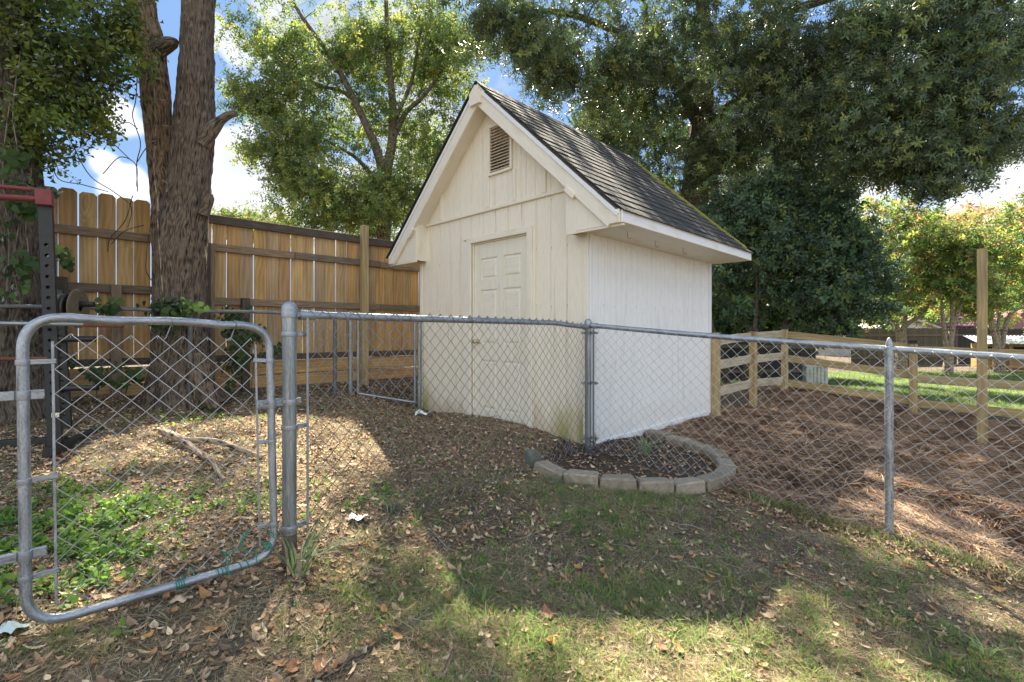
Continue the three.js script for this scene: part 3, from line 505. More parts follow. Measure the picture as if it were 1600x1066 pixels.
{
  const a = V(-1.077, 0, -2.35), c = V(0.69, 0, -4.40), b = V(2.40, 0, -3.09);
  const yA = EYE + 0.093, yC = EYE + 0.068, yB = EYE - 0.10;
  const Fn = thing('chain_link_fence', 'galvanized chain link fence from gate post past shed corner to right', 'fence', [a.x, gy(a.x, a.z) - 0.02, a.z]);
  const add = (n, g, m) => mesh(n, local(Fn, Array.isArray(g) ? merge(g) : g), m, Fn);
  const gA = gy(a.x, a.z), gC = gy(c.x, c.z), gB = gy(b.x, b.z);
  // posts
  add('terminal_post', [pipeUp(V(a.x, gA + 0.12, a.z), 0.0325, yA + 0.0 - gA - 0.12)], M.zincPost);
  add('post_base', [pipeUp(V(a.x, gA - 0.1, a.z), 0.034, 0.24)], mat([0.2, 0.15, 0.11], { rough: 0.95, map: rep(gritMap, 5, 5), bumpMap: rep(gritBump, 5, 5), bumpScale: 0.003 }));
  add('post_cap', [dome(V(a.x, yA + 0.03, a.z), 0.0335, 0.03)], M.zinc);
  add('terminal_post', [pipeUp(V(c.x, gC - 0.1, c.z), 0.03, yC - gC + 0.1)], M.zincPost); add('post_cap', [dome(V(c.x, yC + 0.03, c.z), 0.031, 0.028)], M.zinc);
  add('line_post', [pipeUp(V(b.x, gB - 0.1, b.z), 0.0235, yB - gB + 0.1)], M.zinc);
  add('loop_cap', [ring(V(b.x, yB - 0.02, b.z), 0.0245, 0.06), dome(V(b.x, yB + 0.025, b.z), 0.016, 0.045), moved(new THREE.TorusGeometry(0.024, 0.006, 8, 18), b.x, yB + 0.0, b.z, 0, 52.5 * R, 0)], M.zinc);
  const d1 = c.clone().sub(a).normalize(), d2 = b.clone().sub(c).normalize();
  const end = c.clone().addScaledVector(d2, 4.6), top2 = (t) => { const p = c.clone().lerp(end, t); p.y = lerp(yC, yB, t * 4.6 / 2.154) - 0.01 * Math.sin(t * 6); return p; };
  const kink = (t) => { const p = a.clone().lerp(c, t); p.y = t < 0.8 ? lerp(yA - 0.005, yA - 0.012, t / 0.8) : lerp(yA - 0.012, yC - 0.02, (t - 0.8) / 0.2); return p; };
  // top rails
  add('top_rail', [tube([0.035, 0.2, 0.4, 0.6, 0.76, 0.8, 0.84, 0.92, 0.99].map((t) => kink(t)), 0.021, 16)], M.zinc);
  add('top_rail', [tube(Array.from({ length: 12 }, (_, k) => top2(0.01 + k / 11 * 0.99)), 0.021, 16)], M.zinc);
  add('rail_cup', [tube([kink(0.018), kink(0.045)], 0.026, 16), tube([kink(0.975), kink(0.992)], 0.026, 14), tube([top2(0.008), top2(0.02)], 0.026, 14)], M.zinc);
  // woven wire
  const o1 = V(d1.z, 0, -d1.x), o2 = V(-d2.z, 0, d2.x);
  const s1 = a.clone().addScaledVector(d1, 0.085), e1 = c.clone().addScaledVector(d1, -0.06);
  const lo1 = (t) => { const p = s1.clone().lerp(e1, t); p.y = gy(p.x, p.z) + 0.035; return p.addScaledVector(o1, -0.025); }, hi1 = (t) => { const p = s1.clone().lerp(e1, t); p.y = kink(0.03 + t * 0.94).y + 0.03; return p.addScaledVector(o1, -0.025); };
  add('wire_mesh', [wireNet(s1.distanceTo(e1), lo1, hi1, o1, 0.085, 0.085, 0.0023, 0.025)], M.wire);
  const s2 = c.clone().addScaledVector(d2, 0.07);
  const lo2 = (t) => { const p = s2.clone().lerp(end, t); p.y = gy(p.x, p.z) + 0.02; return p.addScaledVector(o2, 0.024); }, hi2 = (t) => { const p = s2.clone().lerp(end, t); p.y = top2(0.015 + t * 0.985).y + 0.004; return p.addScaledVector(o2, 0.024); };
  add('wire_mesh', [wireNet(s2.distanceTo(end), lo2, hi2, o2, 0.085, 0.085, 0.0024, 0.025)], M.wireSunlit);
  // tension bars and bands
  const tb = a.clone().addScaledVector(d1, 0.078).addScaledVector(o1, -0.025);
  add('tension_bar', [bar(V(tb.x, gA + 0.06, tb.z), V(tb.x, yA - 0.02, tb.z), 0.011, 0.005, 0.001, V(d1.z, 0, -d1.x))], M.zinc);
  const bands = (p, d, r, ys) => { for (const y of ys) { const q = V(p.x, y, p.z); add('tension_band', [ring(q, r, 0.024), bar(q.clone().addScaledVector(d, r), q.clone().addScaledVector(d, r + 0.058), 0.014, 0.024, 0.002), moved(new THREE.CylinderGeometry(0.007, 0.007, 0.04, 8), q.x + d.x * (r + 0.05), q.y, q.z + d.z * (r + 0.05), Math.PI / 2, 0.8, 0)], M.zinc); } };
  bands(a, d1, 0.0332, [yA - 0.1, yA - 0.55, gA + 0.17].map((y) => y)); add('tension_band', [ring(V(a.x, yA - 0.005, a.z), 0.0332, 0.03), bar(V(a.x, yA - 0.005, a.z).addScaledVector(d1, 0.03), kink(0.03), 0.02, 0.026, 0.004)], M.zinc);
  for (const [d, o] of [[d1.clone().negate(), o1], [d2, o2]]) { const q = c.clone().addScaledVector(d, 0.066).addScaledVector(o, d === d2 ? 0.024 : -0.025); add('tension_bar', [bar(V(q.x, gC + 0.03, q.z), V(q.x, yC - 0.02, q.z), 0.018, 0.006, 0.001, V(d.z, 0, -d.x))], M.wireDark); bands(c, d, 0.031, [yC - 0.07, yC - 0.52, gC + 0.12]); }

  // ---- the gate, ajar at its latch, hinged towards the camera
  const TL = V(-1.715, EYE + 0.06, -1.70), TR = V(-1.135, EYE + 0.03, -2.27), BL = V(-1.70, EYE - 1.035, -1.70), BR = V(-1.11, EYE - 1.045, -2.27);
  const gt = thing('chain_link_gate', 'galvanized chain link gate with rounded pipe frame at left foreground', 'gate', [BR.x, gy(BR.x, BR.z), BR.z]);
  const ga = (n, g, m) => mesh(n, local(gt, Array.isArray(g) ? merge(g) : g), m, gt);
  const P = (u, v) => TL.clone().lerp(TR, u).lerp(BL.clone().lerp(BR, u), v), across = TR.clone().sub(TL).setY(0).normalize(), gout = V(-across.z, 0, across.x);
  const loop = []; const cr = (u0, v0, u1, v1, uc, vc) => { for (let k = 0; k <= 8; k++) { const t = k / 8, a1 = lerp(u0, uc, t), b1 = lerp(v0, vc, t), a2 = lerp(uc, u1, t), b2 = lerp(vc, v1, t); loop.push(P(lerp(a1, a2, t), lerp(b1, b2, t))); } };
  const ku = 0.15, kv = 0.11;
  for (let k = 1; k < 8; k++) loop.push(P(lerp(ku, 1 - ku, k / 8), 0.004 * Math.sin(k)));
  cr(1 - ku, 0, 1, kv, 1, 0); for (let k = 1; k < 8; k++) loop.push(P(1, lerp(kv, 1 - kv, k / 8)));
  cr(1, 1 - kv, 1 - ku, 1, 1, 1); for (let k = 1; k < 8; k++) loop.push(P(lerp(1 - ku, ku, k / 8), 1));
  cr(ku, 1, 0, 1 - kv, 0, 1); for (let k = 1; k < 8; k++) loop.push(P(0, lerp(1 - kv, kv, k / 8)));
  cr(0, kv, ku, 0, 0, 0); loop.push(loop[0].clone(), loop[1].clone());
  ga('frame', [tube(loop, 0.0168, 16, false)], M.zinc);
  ga('wire_mesh', [wireNet(TL.distanceTo(TR) * 0.8, (t) => P(0.1 + 0.82 * t, 0.965), (t) => P(0.1 + 0.82 * t, 0.055), gout, 0.085, 0.085, 0.0021, 0.035)], M.wireSunlit);
  for (const [u, s, v1] of [[0.094, 1, 0.95], [0.925, -1, 0.94]]) {
    ga('tension_bar', [bar(P(u, v1), P(u, 0.08), 0.0085, 0.005, 0.001, gout)], M.zinc);
    for (const v of s > 0 ? [0.15, 0.53, 0.84] : [0.15, 0.5, 0.86]) { const q = P(s > 0 ? 0 : 1, v); ga('tension_band', [ring(q, 0.0173, 0.02, 0.0025), bar(q, P(u + s * 0.012, v - 0.004), 0.01, 0.018, 0.002)], M.zinc); }
  }
  // hinges on the left pipe, latch on the right pipe
  for (const v of [0.255, 0.765]) { const q = P(0, v); ga('hinge', [ring(q, 0.0175, 0.032, 0.0035), bar(q.clone().addScaledVector(across, 0.01), q.clone().addScaledVector(across, 0.055), 0.016, 0.034, 0.003), bar(q.clone().addScaledVector(across, -0.02), q.clone().addScaledVector(across, -0.12), 0.02, 0.032, 0.003), moved(new THREE.CylinderGeometry(0.014, 0.014, 0.07, 14), q.x - across.x * 0.075, q.y + (v < 0.5 ? 0.03 : -0.03), q.z - across.z * 0.075), moved(new THREE.CylinderGeometry(0.009, 0.009, 0.05, 8), q.x + across.x * 0.045, q.y, q.z + across.z * 0.045, Math.PI / 2, 0.8, 0)], M.zinc); }
  { const q = P(1, 0.335), w = V(a.x, q.y, a.z), dd = w.clone().sub(q).normalize(); ga('latch', [ring(q, 0.0175, 0.042, 0.004), bar(q.clone().addScaledVector(dd, -0.07), q.clone().addScaledVector(dd, 0.075), 0.02, 0.038, 0.003), ...[-0.055, 0.06].map((k) => moved(new THREE.CylinderGeometry(0.008, 0.008, 0.045, 8), q.x + dd.x * k, q.y + 0.003, q.z + dd.z * k, Math.PI / 2, 0.8, 0))], M.zinc); add('latch_band', [ring(V(a.x, q.y - 0.005, a.z), 0.0332, 0.03), bar(V(a.x, q.y - 0.005, a.z).addScaledVector(o1, 0.035), V(a.x, q.y - 0.005, a.z).addScaledVector(o1, 0.036).addScaledVector(d1, 0.075), 0.008, 0.026, 0.002)], M.zinc); }
  // wire ties: plain at the top, green along the bottom
  for (const [u, v] of [[0.53, 0], [0.9 - 0.08, 0]]) { const q = P(u, v), l = []; for (let k = 0; k <= 12; k++) { const an = k / 12 * 6.28; l.push(q.clone().add(V(0, Math.cos(an) * 0.0195, 0)).addScaledVector(gout, Math.sin(an) * 0.0195).addScaledVector(across, k * 0.001)); } l.push(P(u - 0.02, v + 0.06), P(u - 0.03, v + 0.068)); ga('wire_tie', [tube(l, 0.0022, 6)], M.wire); }
  const green = mat([0.02, 0.2, 0.14], { rough: 0.5 });
  for (const [u, n, sp] of [[0.55, 4, 0.03], [0.74, 3, 0.04], [0.85, 2, 0.05], [0.965, 5, 0.03]]) { const l = []; for (let k = 0; k <= n * 8; k++) { const an = k / 8 * 6.28, q = P(u + (k / (n * 8) - 0.5) * sp * 1.4, 1 - (u > 0.93 ? 0.05 : 0)); l.push(q.add(V(0, Math.cos(an) * 0.0195, 0)).addScaledVector(gout, Math.sin(an) * 0.0195)); } const q = l[l.length - 1]; l.push(q.clone().add(V(0.015, 0.035, 0.01)), q.clone().add(V(rr(-0.02, 0.05), 0.05 + rr(0, 0.02), 0.02)), q.clone().add(V(rr(0, 0.07), rr(-0.03, 0.03), 0.04))); ga('wire_tie', [tube(spline(l, l.length * 2), 0.0022, 5)], green); }
  { const l = [P(0.72, 0.91), P(0.76, 0.93), P(0.8, 0.92), P(0.84, 0.87), P(0.87, 0.86), P(0.83, 0.91), P(0.86, 0.95), P(0.9, 0.96)].map((p) => p.addScaledVector(gout, rr(-0.01, 0.02))); ga('wire_tie', [tube(spline(l, 40), 0.003, 6)], green); }
}
// ---- old chain link along the privacy fence, and the small gate by the shed
{
  const A = V(-3.98, 0, -4.32), DIR = V(0.732, 0, -0.681), OUT = V(0.681, 0, 0.732), q = (t) => A.clone().addScaledVector(DIR, t);
  const t0 = -1.6, t1 = 2.67, HT = EYE + 0.225;
  const Fn = thing('chain_link_fence', 'old dark chain link fence running in front of the tall picket fence', 'fence', q(t0).setY(gy(q(t0).x, q(t0).z)));
  const add = (n, g, m) => mesh(n, local(Fn, Array.isArray(g) ? merge(g) : g), m, Fn);
  const dull = mat([0.27, 0.28, 0.28], { map: rep(zincMap, 2, 5), metal: 0.5, rough: 0.75 });
  add('top_rail', [tube(Array.from({ length: 16 }, (_, k) => { const p = q(lerp(t0, t1, k / 15)); p.y = HT + 0.006 * Math.sin(k * 1.3); return p; }), 0.019, 10)], dull);
  for (const [t, m] of [[0.95, dull], [2.47, dull], [t1, M.zincPost]]) { const p = q(t).addScaledVector(OUT, -0.04), g = gy(p.x, p.z); add('post', [pipeUp(V(p.x, g - 0.05, p.z), t === t1 ? 0.03 : 0.024, HT - g + 0.05)], m); add('post_cap', [dome(V(p.x, HT + 0.02, p.z), 0.03, 0.03)], m); }
  const base = (t) => { const p = q(lerp(t0, t1, t)); p.y = gy(p.x, p.z) + 0.03; return p; }, top = (t) => { const p = q(lerp(t0, t1, t)); p.y = HT + 0.01; return p; };
  add('wire_mesh', [wireNet(t1 - t0, base, top, OUT, 0.085, 0.085, 0.0016, 0.02)], M.wireDark);
  const a = q(t1 + 0.05), b = V(-1.235, 0, -6.29), L = a.distanceTo(b), ga = gy(a.x, a.z), gb = gy(b.x, b.z), yT = EYE + 0.19, ac = b.clone().sub(a).normalize();
  const gt = thing('chain_link_gate', 'small chain link gate between shed wall and old fence', 'gate', [b.x, gb, b.z]);
  const gadd = (n, g, m) => mesh(n, local(gt, Array.isArray(g) ? merge(g) : g), m, gt);
  const pp = (u, y) => { const p = a.clone().lerp(b, u); p.y = y; return p; };
  gadd('frame', [tube([pp(0.04, ga + 0.03), pp(0.04, yT)], 0.018, 10), tube([pp(0.04, yT), pp(0.97, yT - 0.02)], 0.018, 10), tube([pp(0.97, yT - 0.02), pp(0.97, gb + 0.08)], 0.018, 10), tube([pp(0.97, gb + 0.08), pp(0.04, ga + 0.03)], 0.018, 10)], M.zincPost);
  gadd('wire_mesh', [wireNet(L * 0.88, (t) => pp(0.06 + 0.88 * t, lerp(ga + 0.05, gb + 0.1, t)), (t) => pp(0.06 + 0.88 * t, yT - 0.02), V(-ac.z, 0, ac.x), 0.085, 0.085, 0.0017, 0.02)], M.wire);
  const p2 = b.clone().addScaledVector(ac, 0.035);
  gadd('hinge_post', [pipeUp(V(p2.x, gb - 0.05, p2.z), 0.026, yT - gb + 0.09)], M.zincPost);
}

// ---------------------------------------------------------------- new post-and-rail fence on the right, its tall post
{
  const p0 = V(2.70, 0, -6.44), p1 = V(3.79, 0, -7.63), p2 = V(4.93, 0, -8.78), p3 = V(6.2, 0, -7.5), dir = V(0.713, 0, 0.701), p4 = p3.clone().addScaledVector(dir, 1.75), p5 = p4.clone().addScaledVector(dir, 1.75);
  const Fn = thing('post_and_rail_fence', 'new pale timber post and rail fence around the pine straw', 'fence', [p2.x, gy(p2.x, p2.z), p2.z]);
  const add = (n, g, m) => mesh(n, local(Fn, Array.isArray(g) ? merge(g) : g), m, Fn);
  const capG = (p, y) => { add('post_cap', [moved(cbox(0.125, 0.028, 0.125, 0.006), p.x, y + 0.02, p.z, 0, 45 * R, 0), moved(cbox(0.1, 0.025, 0.1, 0.01), p.x, y + 0.044, p.z, 0, 45 * R, 0)], M.black); };
  const post = (p, top, s = 0.095) => { const g = gy(p.x, p.z) - 0.08; add('post', [moved(cbox(s, top - g, s, 0.005), p.x, (top + g) / 2, p.z, 0, 45 * R, 0)], pick(M.newPine)); if (p !== p0) capG(p, top); };
  post(p0, EYE - 0.0); post(p1, EYE + 0.02); post(p2, EYE + 0.06); post(p3, EYE - 0.17); post(p4, EYE - 0.2); post(p5, EYE - 0.22);
  const nA = V(0.713, 0, 0.701), nB = V(-0.701, 0, 0.713); // sides the rails are nailed on
  const span = (a, b, hs, n, m) => { for (const [ha, hb] of hs) { const A = a.clone().setY(EYE + ha), B = b.clone().setY(EYE + hb); add('rail', [bar(A, B, 0.028, 0.125, 0.004)], m || pick(M.newPine)); } };
  const off = (p, n, k) => p.clone().addScaledVector(n, k);
  span(off(p0, nA, -0.03), off(p1, nA, -0.03), [[-0.11, -0.06], [-0.44, -0.41], [-0.8, -0.8]], nA, M.paleRail);
  span(off(p1, nA, -0.03), off(p2, nA, -0.03), [[-0.06, -0.02], [-0.42, -0.42], [-0.80, -0.86]], nA, M.paleRail);
  span(off(p2, nB, -0.03), off(p3, nB, -0.03), [[-0.03, -0.24], [-0.46, -0.66], [-0.90, -1.06]], nB);
  span(off(p3, nB, -0.03), off(p4, nB, -0.03), [[-0.27, -0.31], [-0.71, -0.75], [-1.09, -1.14]], nB);
  span(off(p4, nB, -0.03), off(p5, nB, -0.03), [[-0.31, -0.34], [-0.75, -0.78], [-1.14, -1.18]], nB);
  // welded wire stapled behind the rails
  const l = [], wires = (a, b, ta, tb) => { const A = off(a, nB, -0.055), B = off(b, nB, -0.055), n = Math.round(A.distanceTo(B) / 0.07); for (let k = 0; k <= n; k++) { const p = A.clone().lerp(B, k / n), t = lerp(ta, tb, k / n); l.push(tube([p.clone().setY(EYE + t), p.clone().setY(Math.max(gy(p.x, p.z), EYE + t - 1.05))], 0.0013, 3, false)); } for (let k = 0; k < 15; k++) l.push(tube([A.clone().setY(EYE + ta - k * 0.07), B.clone().setY(EYE + tb - k * 0.07)], 0.0013, 3, false)); };
  wires(p2, p3, -0.04, -0.26); wires(p3, p5, -0.27, -0.34); add('wire_mesh', [mergeGeometries(l)], M.wireDark);
  const tp = V(5.78, 0, -5.97), g = gy(tp.x, tp.z);
  const tpost = thing('timber_post', 'tall bare square timber post standing in the pine straw', 'post', [tp.x, g, tp.z], 44 * R);
  mesh('shaft', moved(cbox(0.094, 2.5, 0.094, 0.006), 0, 1.15, 0, 0, 0, 0.004), M.newPine[1], tpost);
}

// ---------------------------------------------------------------- stone edging of the bed, rock, dead branch, scraps
{
  const E = thing('stone_edging', 'curved row of tan concrete edging blocks round the shed corner bed', 'garden edging', [RING[4][0], gy(RING[4][0], -RING[4][1]), -RING[4][1]]);
  const crv = new THREE.CatmullRomCurve3(RING.map(([x, d]) => V(x, 0, -d))), L = crv.getLength(), n = Math.round(L / 0.272);
  for (let k = 0; k < n; k++) {
    const p = crv.getPointAt((k + 0.5) / n), t = crv.getTangentAt((k + 0.5) / n), w = L / n - 0.003;
    const g = cbox(w, 0.1, 0.13, 0.012, 0.004), a = g.attributes.position; // narrower on the inner side
    for (let i = 0; i < a.count; i++) { if (a.getZ(i) < 0) a.setX(i, a.getX(i) * 0.88); const q = 0.003 * n3(a.getX(i) * 20 + k * 5, a.getY(i) * 20, a.getZ(i) * 20); a.setY(i, a.getY(i) + q); a.setZ(i, a.getZ(i) + q); }
    g.computeVertexNormals();
    const gr = gy(p.x, p.z), m = mesh('edging_block', g, M.concrete[k % 3], E);
    m.position.set(p.x, gr + (k === 0 ? 0.0 : 0.03) + rr(-0.006, 0.006), p.z).sub(E.position); m.rotation.set(rr(-0.04, 0.04), Math.atan2(-t.z, t.x), (k === 0 ? -0.22 : rr(-0.03, 0.03)), 'YXZ');
  }
  const rg = new THREE.IcosahedronGeometry(0.085, 3), a = rg.attributes.position;
  for (let i = 0; i < a.count; i++) { const v = V(a.getX(i), a.getY(i), a.getZ(i)), l = 1 + 0.5 * n3(v.x * 9, v.y * 9, v.z * 9 + 3) + 0.1 * n3(v.x * 40, v.y * 40, v.z * 40); v.multiplyScalar(l); v.x = clamp(v.x, -0.055, 0.058); v.z = clamp(v.z, -0.05, 0.052); a.setXYZ(i, v.x * 0.95, v.y * 1.02, v.z); }
  rg.computeVertexNormals();
  const rk = mesh('rock', rg, M.rock); rk.position.copy(G(0.165, 3.93, 0.055)); rk.rotation.set(0.1, 0.5, 0.12); tag(rk, 'upright grey green rock at the left end of the stone edging', 'rock');

  const br = thing('fallen_branch', 'pale dead forked branch lying on leaf litter behind the gate', 'branch', G(-2.35, 3.5));
  const limb = (pts, r0, r1) => { const p = spline(pts.map(([x, d, u]) => G(x, d, u)), 24); return local(br, tube(p, p.map((_, i) => lerp(r0, r1, i / 24)), 8, true, (s, l) => 0.004 * n3(s * 5, l * 14, 2))); };
  mesh('stem', limb([[-2.74, 3.8, 0.06], [-2.5, 3.66, 0.05], [-2.3, 3.52, 0.03], [-2.08, 3.34, 0.03], [-1.85, 3.12, 0.015]], 0.03, 0.014), M.limbPale, br);
  mesh('side_branch', limb([[-2.45, 3.63, 0.05], [-2.2, 3.6, 0.06], [-1.95, 3.55, 0.035], [-1.8, 3.5, 0.02]], 0.024, 0.016), M.limbPale, br);
  const sheet = (name, x, d, s, m, label, cat) => { const g = new THREE.PlaneGeometry(s, s * 0.7, 8, 6), p = g.attributes.position; for (let i = 0; i < p.count; i++) { const X = p.getX(i), Y = p.getY(i); p.setXYZ(i, X + 0.1 * s * n3(X * 20, Y * 20, 5), s * 0.4 * (0.45 + n3(X * 14 / s * 0.12 + x, Y * 14 / s * 0.12, 2)), Y); } g.computeVertexNormals(); m.side = THREE.DoubleSide; const o = mesh(name, g, m); o.position.copy(G(x, d, 0.012)); return tag(o, label, cat); };
  sheet('paper_scrap', -1.0, 5.55, 0.2, mat([0.7, 0.72, 0.74]), 'crumpled white scrap on leaf litter below the shed front', 'litter');
  sheet('paper_scrap', -0.87, 2.77, 0.11, mat([0.66, 0.66, 0.64]), 'white paper scrap on soil right of the gate post', 'litter');
  sheet('tarp_scrap', -1.80, 1.73, 0.1, mat([0.45, 0.56, 0.55]), 'pale blue green plastic scrap under the gate frame corner', 'litter');
  sheet('cardboard_scrap', -1.35, 1.98, 0.07, mat([0.5, 0.36, 0.24]), 'small brown cardboard scrap leaning on the gate bottom pipe', 'litter');
}

// ---------------------------------------------------------------- power rack with barbell
{
  const b0 = G(-3.23, 3.43), rk = thing('power_rack', 'black steel squat rack with holed uprights and red top bar', 'exercise rack', b0);
  const add = (n, g, m) => mesh(n, local(rk, Array.isArray(g) ? merge(g) : g), m, rk);
  const top = at(69, 300, 3.43), back = V(-3.42, b0.y, -4.0);
  const dirU = top.clone().sub(b0).normalize();
  // perforated upright: sides with round holes in the face towards the yard
  {
    const H = top.distanceTo(b0), w = 0.036, holes = [];
    for (let y = 0.2; y < H - 0.35; y += 0.075) { const c = []; for (let k = 0; k < 10; k++) { const an = -k / 10 * 6.283; c.push([Math.cos(an) * 0.0125, y + Math.sin(an) * 0.0125]); } holes.push(c); }
    const f = slab([[-w, 0], [w, 0], [w, H], [-w, H]], 0, 0.004, 1, holes), parts = [f, moved(f, 0, 0, -0.072), moved(cbox(0.004, H, 0.068, 0.001), -w + 0.002, H / 2, -0.034), moved(cbox(0.004, H, 0.068, 0.001), w - 0.002, H / 2, -0.034)].map((g) => g.index ? g.toNonIndexed() : g);
    const g = merge(parts), qn = new THREE.Quaternion().setFromUnitVectors(V(0, 1, 0), dirU).multiply(new THREE.Quaternion().setFromAxisAngle(V(0, 1, 0), 0.62));
    g.applyQuaternion(qn); g.translate(b0.x, b0.y, b0.z); add('upright', g, M.black);
    const g2 = g.clone(); g2.translate(rk.position.x, rk.position.y, rk.position.z); g2.translate(-b0.x, -b0.y, -b0.z); g2.scale(1, 0.62, 1); const b2 = at(102, 520, 3.98); g2.translate(b2.x, gy(b2.x, b2.z), b2.z); add('upright', g2, M.black);
  }
  const rod = (p, q, r, s = 10) => tube([p, q], r, s);
  add('top_bracket', [bar(top.clone().addScaledVector(dirU, -0.1), top.clone().addScaledVector(dirU, 0.012), 0.088, 0.088, 0.004, V(0.58, 0, 0.81))], M.red);
  add('top_bar', [rod(top.clone().addScaledVector(dirU, -0.055), at(-170, 296, 2.95), 0.021), rod(at(58, 297, 3.75), at(-170, 276, 3.35), 0.018)], M.red);
  add('foot_rail', [bar(b0.clone().add(V(0.06, 0.03, 0.11)), b0.clone().add(V(-0.24, 0.035, -0.7)), 0.07, 0.06, 0.004), bar(b0.clone().add(V(-0.1, 0.05, -0.2)), b0.clone().add(V(-1.1, 0.06, 0.25)), 0.06, 0.06, 0.004)], M.black);
  for (const [px, py] of [[98, 475], [100, 530], [104, 607]]) { const p = at(px, py, 3.95); add('plate_peg', [rod(p.clone().add(V(-0.1, 0, 0.02)), p.clone().add(V(0.2, 0, -0.06)), 0.024, 12)], M.black); }
  add('label', [bar(b0.clone().add(V(0.036, 0.262, 0.034)), b0.clone().add(V(0.036, 0.292, 0.034)), 0.04, 0.003, 0.0005, V(0.58, 0, 0.81))], mat([0.75, 0.72, 0.5]));
  // weights on the top peg
  for (const [dx, r, m] of [[0.0, 0.12, M.old[2]], [0.04, 0.12, M.black], [0.1, 0.16, M.oldGreen]]) { const p = at(98, 478, 3.95).add(V(dx, -0.02, -dx * 0.3)); const g = new THREE.LatheGeometry([[0.026, -0.013], [r - 0.012, -0.011], [r, -0.006], [r, 0.006], [r - 0.012, 0.011], [0.026, 0.013]].map((q) => new THREE.Vector2(...q)), 28); g.rotateZ(Math.PI / 2); g.rotateY(0.29); const w = mesh('weight_plate', g, m); w.position.copy(p); tag(w, ['brown weight plate innermost on the rack peg', 'black weight plate in the middle of the rack peg', 'large olive weight plate outermost on the rack peg'][dx > 0.05 ? 2 : dx > 0 ? 1 : 0], 'weight plate', 'weight plates on the rack'); }
  const bb0 = thing('barbell', 'rusty barbell resting across the black squat rack', 'barbell', at(150, 508, 3.38));
  mesh('shaft', local(bb0, tube([at(-120, 504, 3.05), at(132, 507, 3.36)], 0.0135, 12)), M.zincPost, bb0); mesh('sleeve', local(bb0, tube([at(132, 507, 3.36), at(192, 508, 3.43)], 0.02, 12)), M.rust, bb0);
  const b3 = mesh('steel_rod', tube([at(-90, 562, 3.1), at(74, 560, 3.36)], 0.012, 10), M.rust); tag(b3, 'thin rusty rod across the lower half of the rack', 'rod');
}

// ---------------------------------------------------------------- leaves and trees
// one sprig: n leaves round a short twig along +y
function sprig(n, len, w, twig, kind = 'oval', droop = 0.3) {
  const P = [], N = [], I = [];
  for (let k = 0; k < n; k++) {
    const y = (k + 0.5) / n * twig, az = k * 2.4 + rr(-0.4, 0.4), el = lerp(0.1, 1.0, k / n) + rr(-0.3, 0.3), L = len * rr(0.75, 1.15), Wd = w * rr(0.85, 1.15) / 2;
    const d = V(Math.cos(az) * Math.cos(el), Math.sin(el) - droop, Math.sin(az) * Math.cos(el)).normalize();
    const s = V(0, 0, 0).crossVectors(d, V(rr(-0.5, 0.5), 1, rr(-0.5, 0.5))).normalize(), u = V(0, 0, 0).crossVectors(s, d).normalize();
    const b = V(0, y, 0), i0 = P.length / 3, f = 0.25, at2 = (t, ww, h) => b.clone().addScaledVector(d, t * L).addScaledVector(s, ww * Wd).addScaledVector(u, (Math.abs(ww) * f * Wd) - h * L * 0.18);
    const pts = kind === 'oval' ? [at2(0.06, 0, 0), at2(0.38, 1, 0.1), at2(0.38, -1, 0.1), at2(0.72, 0.72, 0.45), at2(0.72, -0.72, 0.45), at2(1, 0, 1)] : kind === 'lobed' ? [at2(0.05, 0, 0), at2(0.55, 0.45, 0.2), at2(0.55, -0.45, 0.2), at2(0.85, 1.1, 0.5), at2(0.85, -1.1, 0.5), at2(1, 0, 0.8)] : [at2(0.03, 0, 0), at2(0.3, 1, 0.08), at2(0.3, -1, 0.08), at2(0.7, 0.8, 0.4), at2(0.7, -0.8, 0.4), at2(1, 0, 1)];
    for (const p of pts) { P.push(p.x, p.y, p.z); N.push(u.x, u.y, u.z); }
    for (const t of [[0, 1, 2], [1, 3, 2], [2, 3, 4], [3, 5, 4]]) I.push(...t.map((q) => q + i0));
  }
  { const i0 = P.length / 3; for (const [x, z] of [[0.002, 0], [-0.001, 0.0017], [-0.001, -0.0017]]) for (const y of [0, twig]) { P.push(x, y, z); N.push(x * 400, 0, z * 400); } for (let a = 0; a < 3; a++) { const b = (a + 1) % 3; I.push(i0 + a * 2, i0 + b * 2, i0 + a * 2 + 1, i0 + b * 2, i0 + b * 2 + 1, i0 + a * 2 + 1); } }
  const g = new THREE.BufferGeometry();
  g.setAttribute('position', new THREE.Float32BufferAttribute(P, 3)); g.setAttribute('normal', new THREE.Float32BufferAttribute(N, 3)); g.setIndex(I); return g;
}
const QA = new THREE.Quaternion(), QB = new THREE.Quaternion(), MX = new THREE.Matrix4();
// instanced copies; items: {p, q, s, c}
function scatter(name, geo, material, items, parent = scene) {
  const m = new THREE.InstancedMesh(geo, material, items.length); m.name = name; m.castShadow = m.receiveShadow = true; const c = new THREE.Color(), sc = V(1, 1, 1);
  const o = parent === scene ? V(0, 0, 0) : parent.position;
  items.forEach((it, i) => { sc.setScalar(it.s); if (it.sv) sc.multiply(it.sv); m.setMatrixAt(i, MX.compose(it.p.clone().sub(o), it.q, sc)); m.setColorAt(i, c.setRGB(...it.c)); });
  parent.add(m); return m;
}
const qDir = (d, roll = rr(0, 6.28)) => new THREE.Quaternion().setFromUnitVectors(V(0, 1, 0), d.clone().normalize()).multiply(QB.setFromAxisAngle(V(0, 1, 0), roll));
const LM = { thin: leafM(0.6, 0.97, 0.4), dark: (() => { const m = leafM(0.32, 0.97, 0.5); m.clearcoat = 0.55; m.clearcoatRoughness = 0.32; return m; })(), mid: (() => { const m = leafM(0.4, 0.97, 0.4); m.clearcoat = 0.2; m.clearcoatRoughness = 0.4; return m; })() };
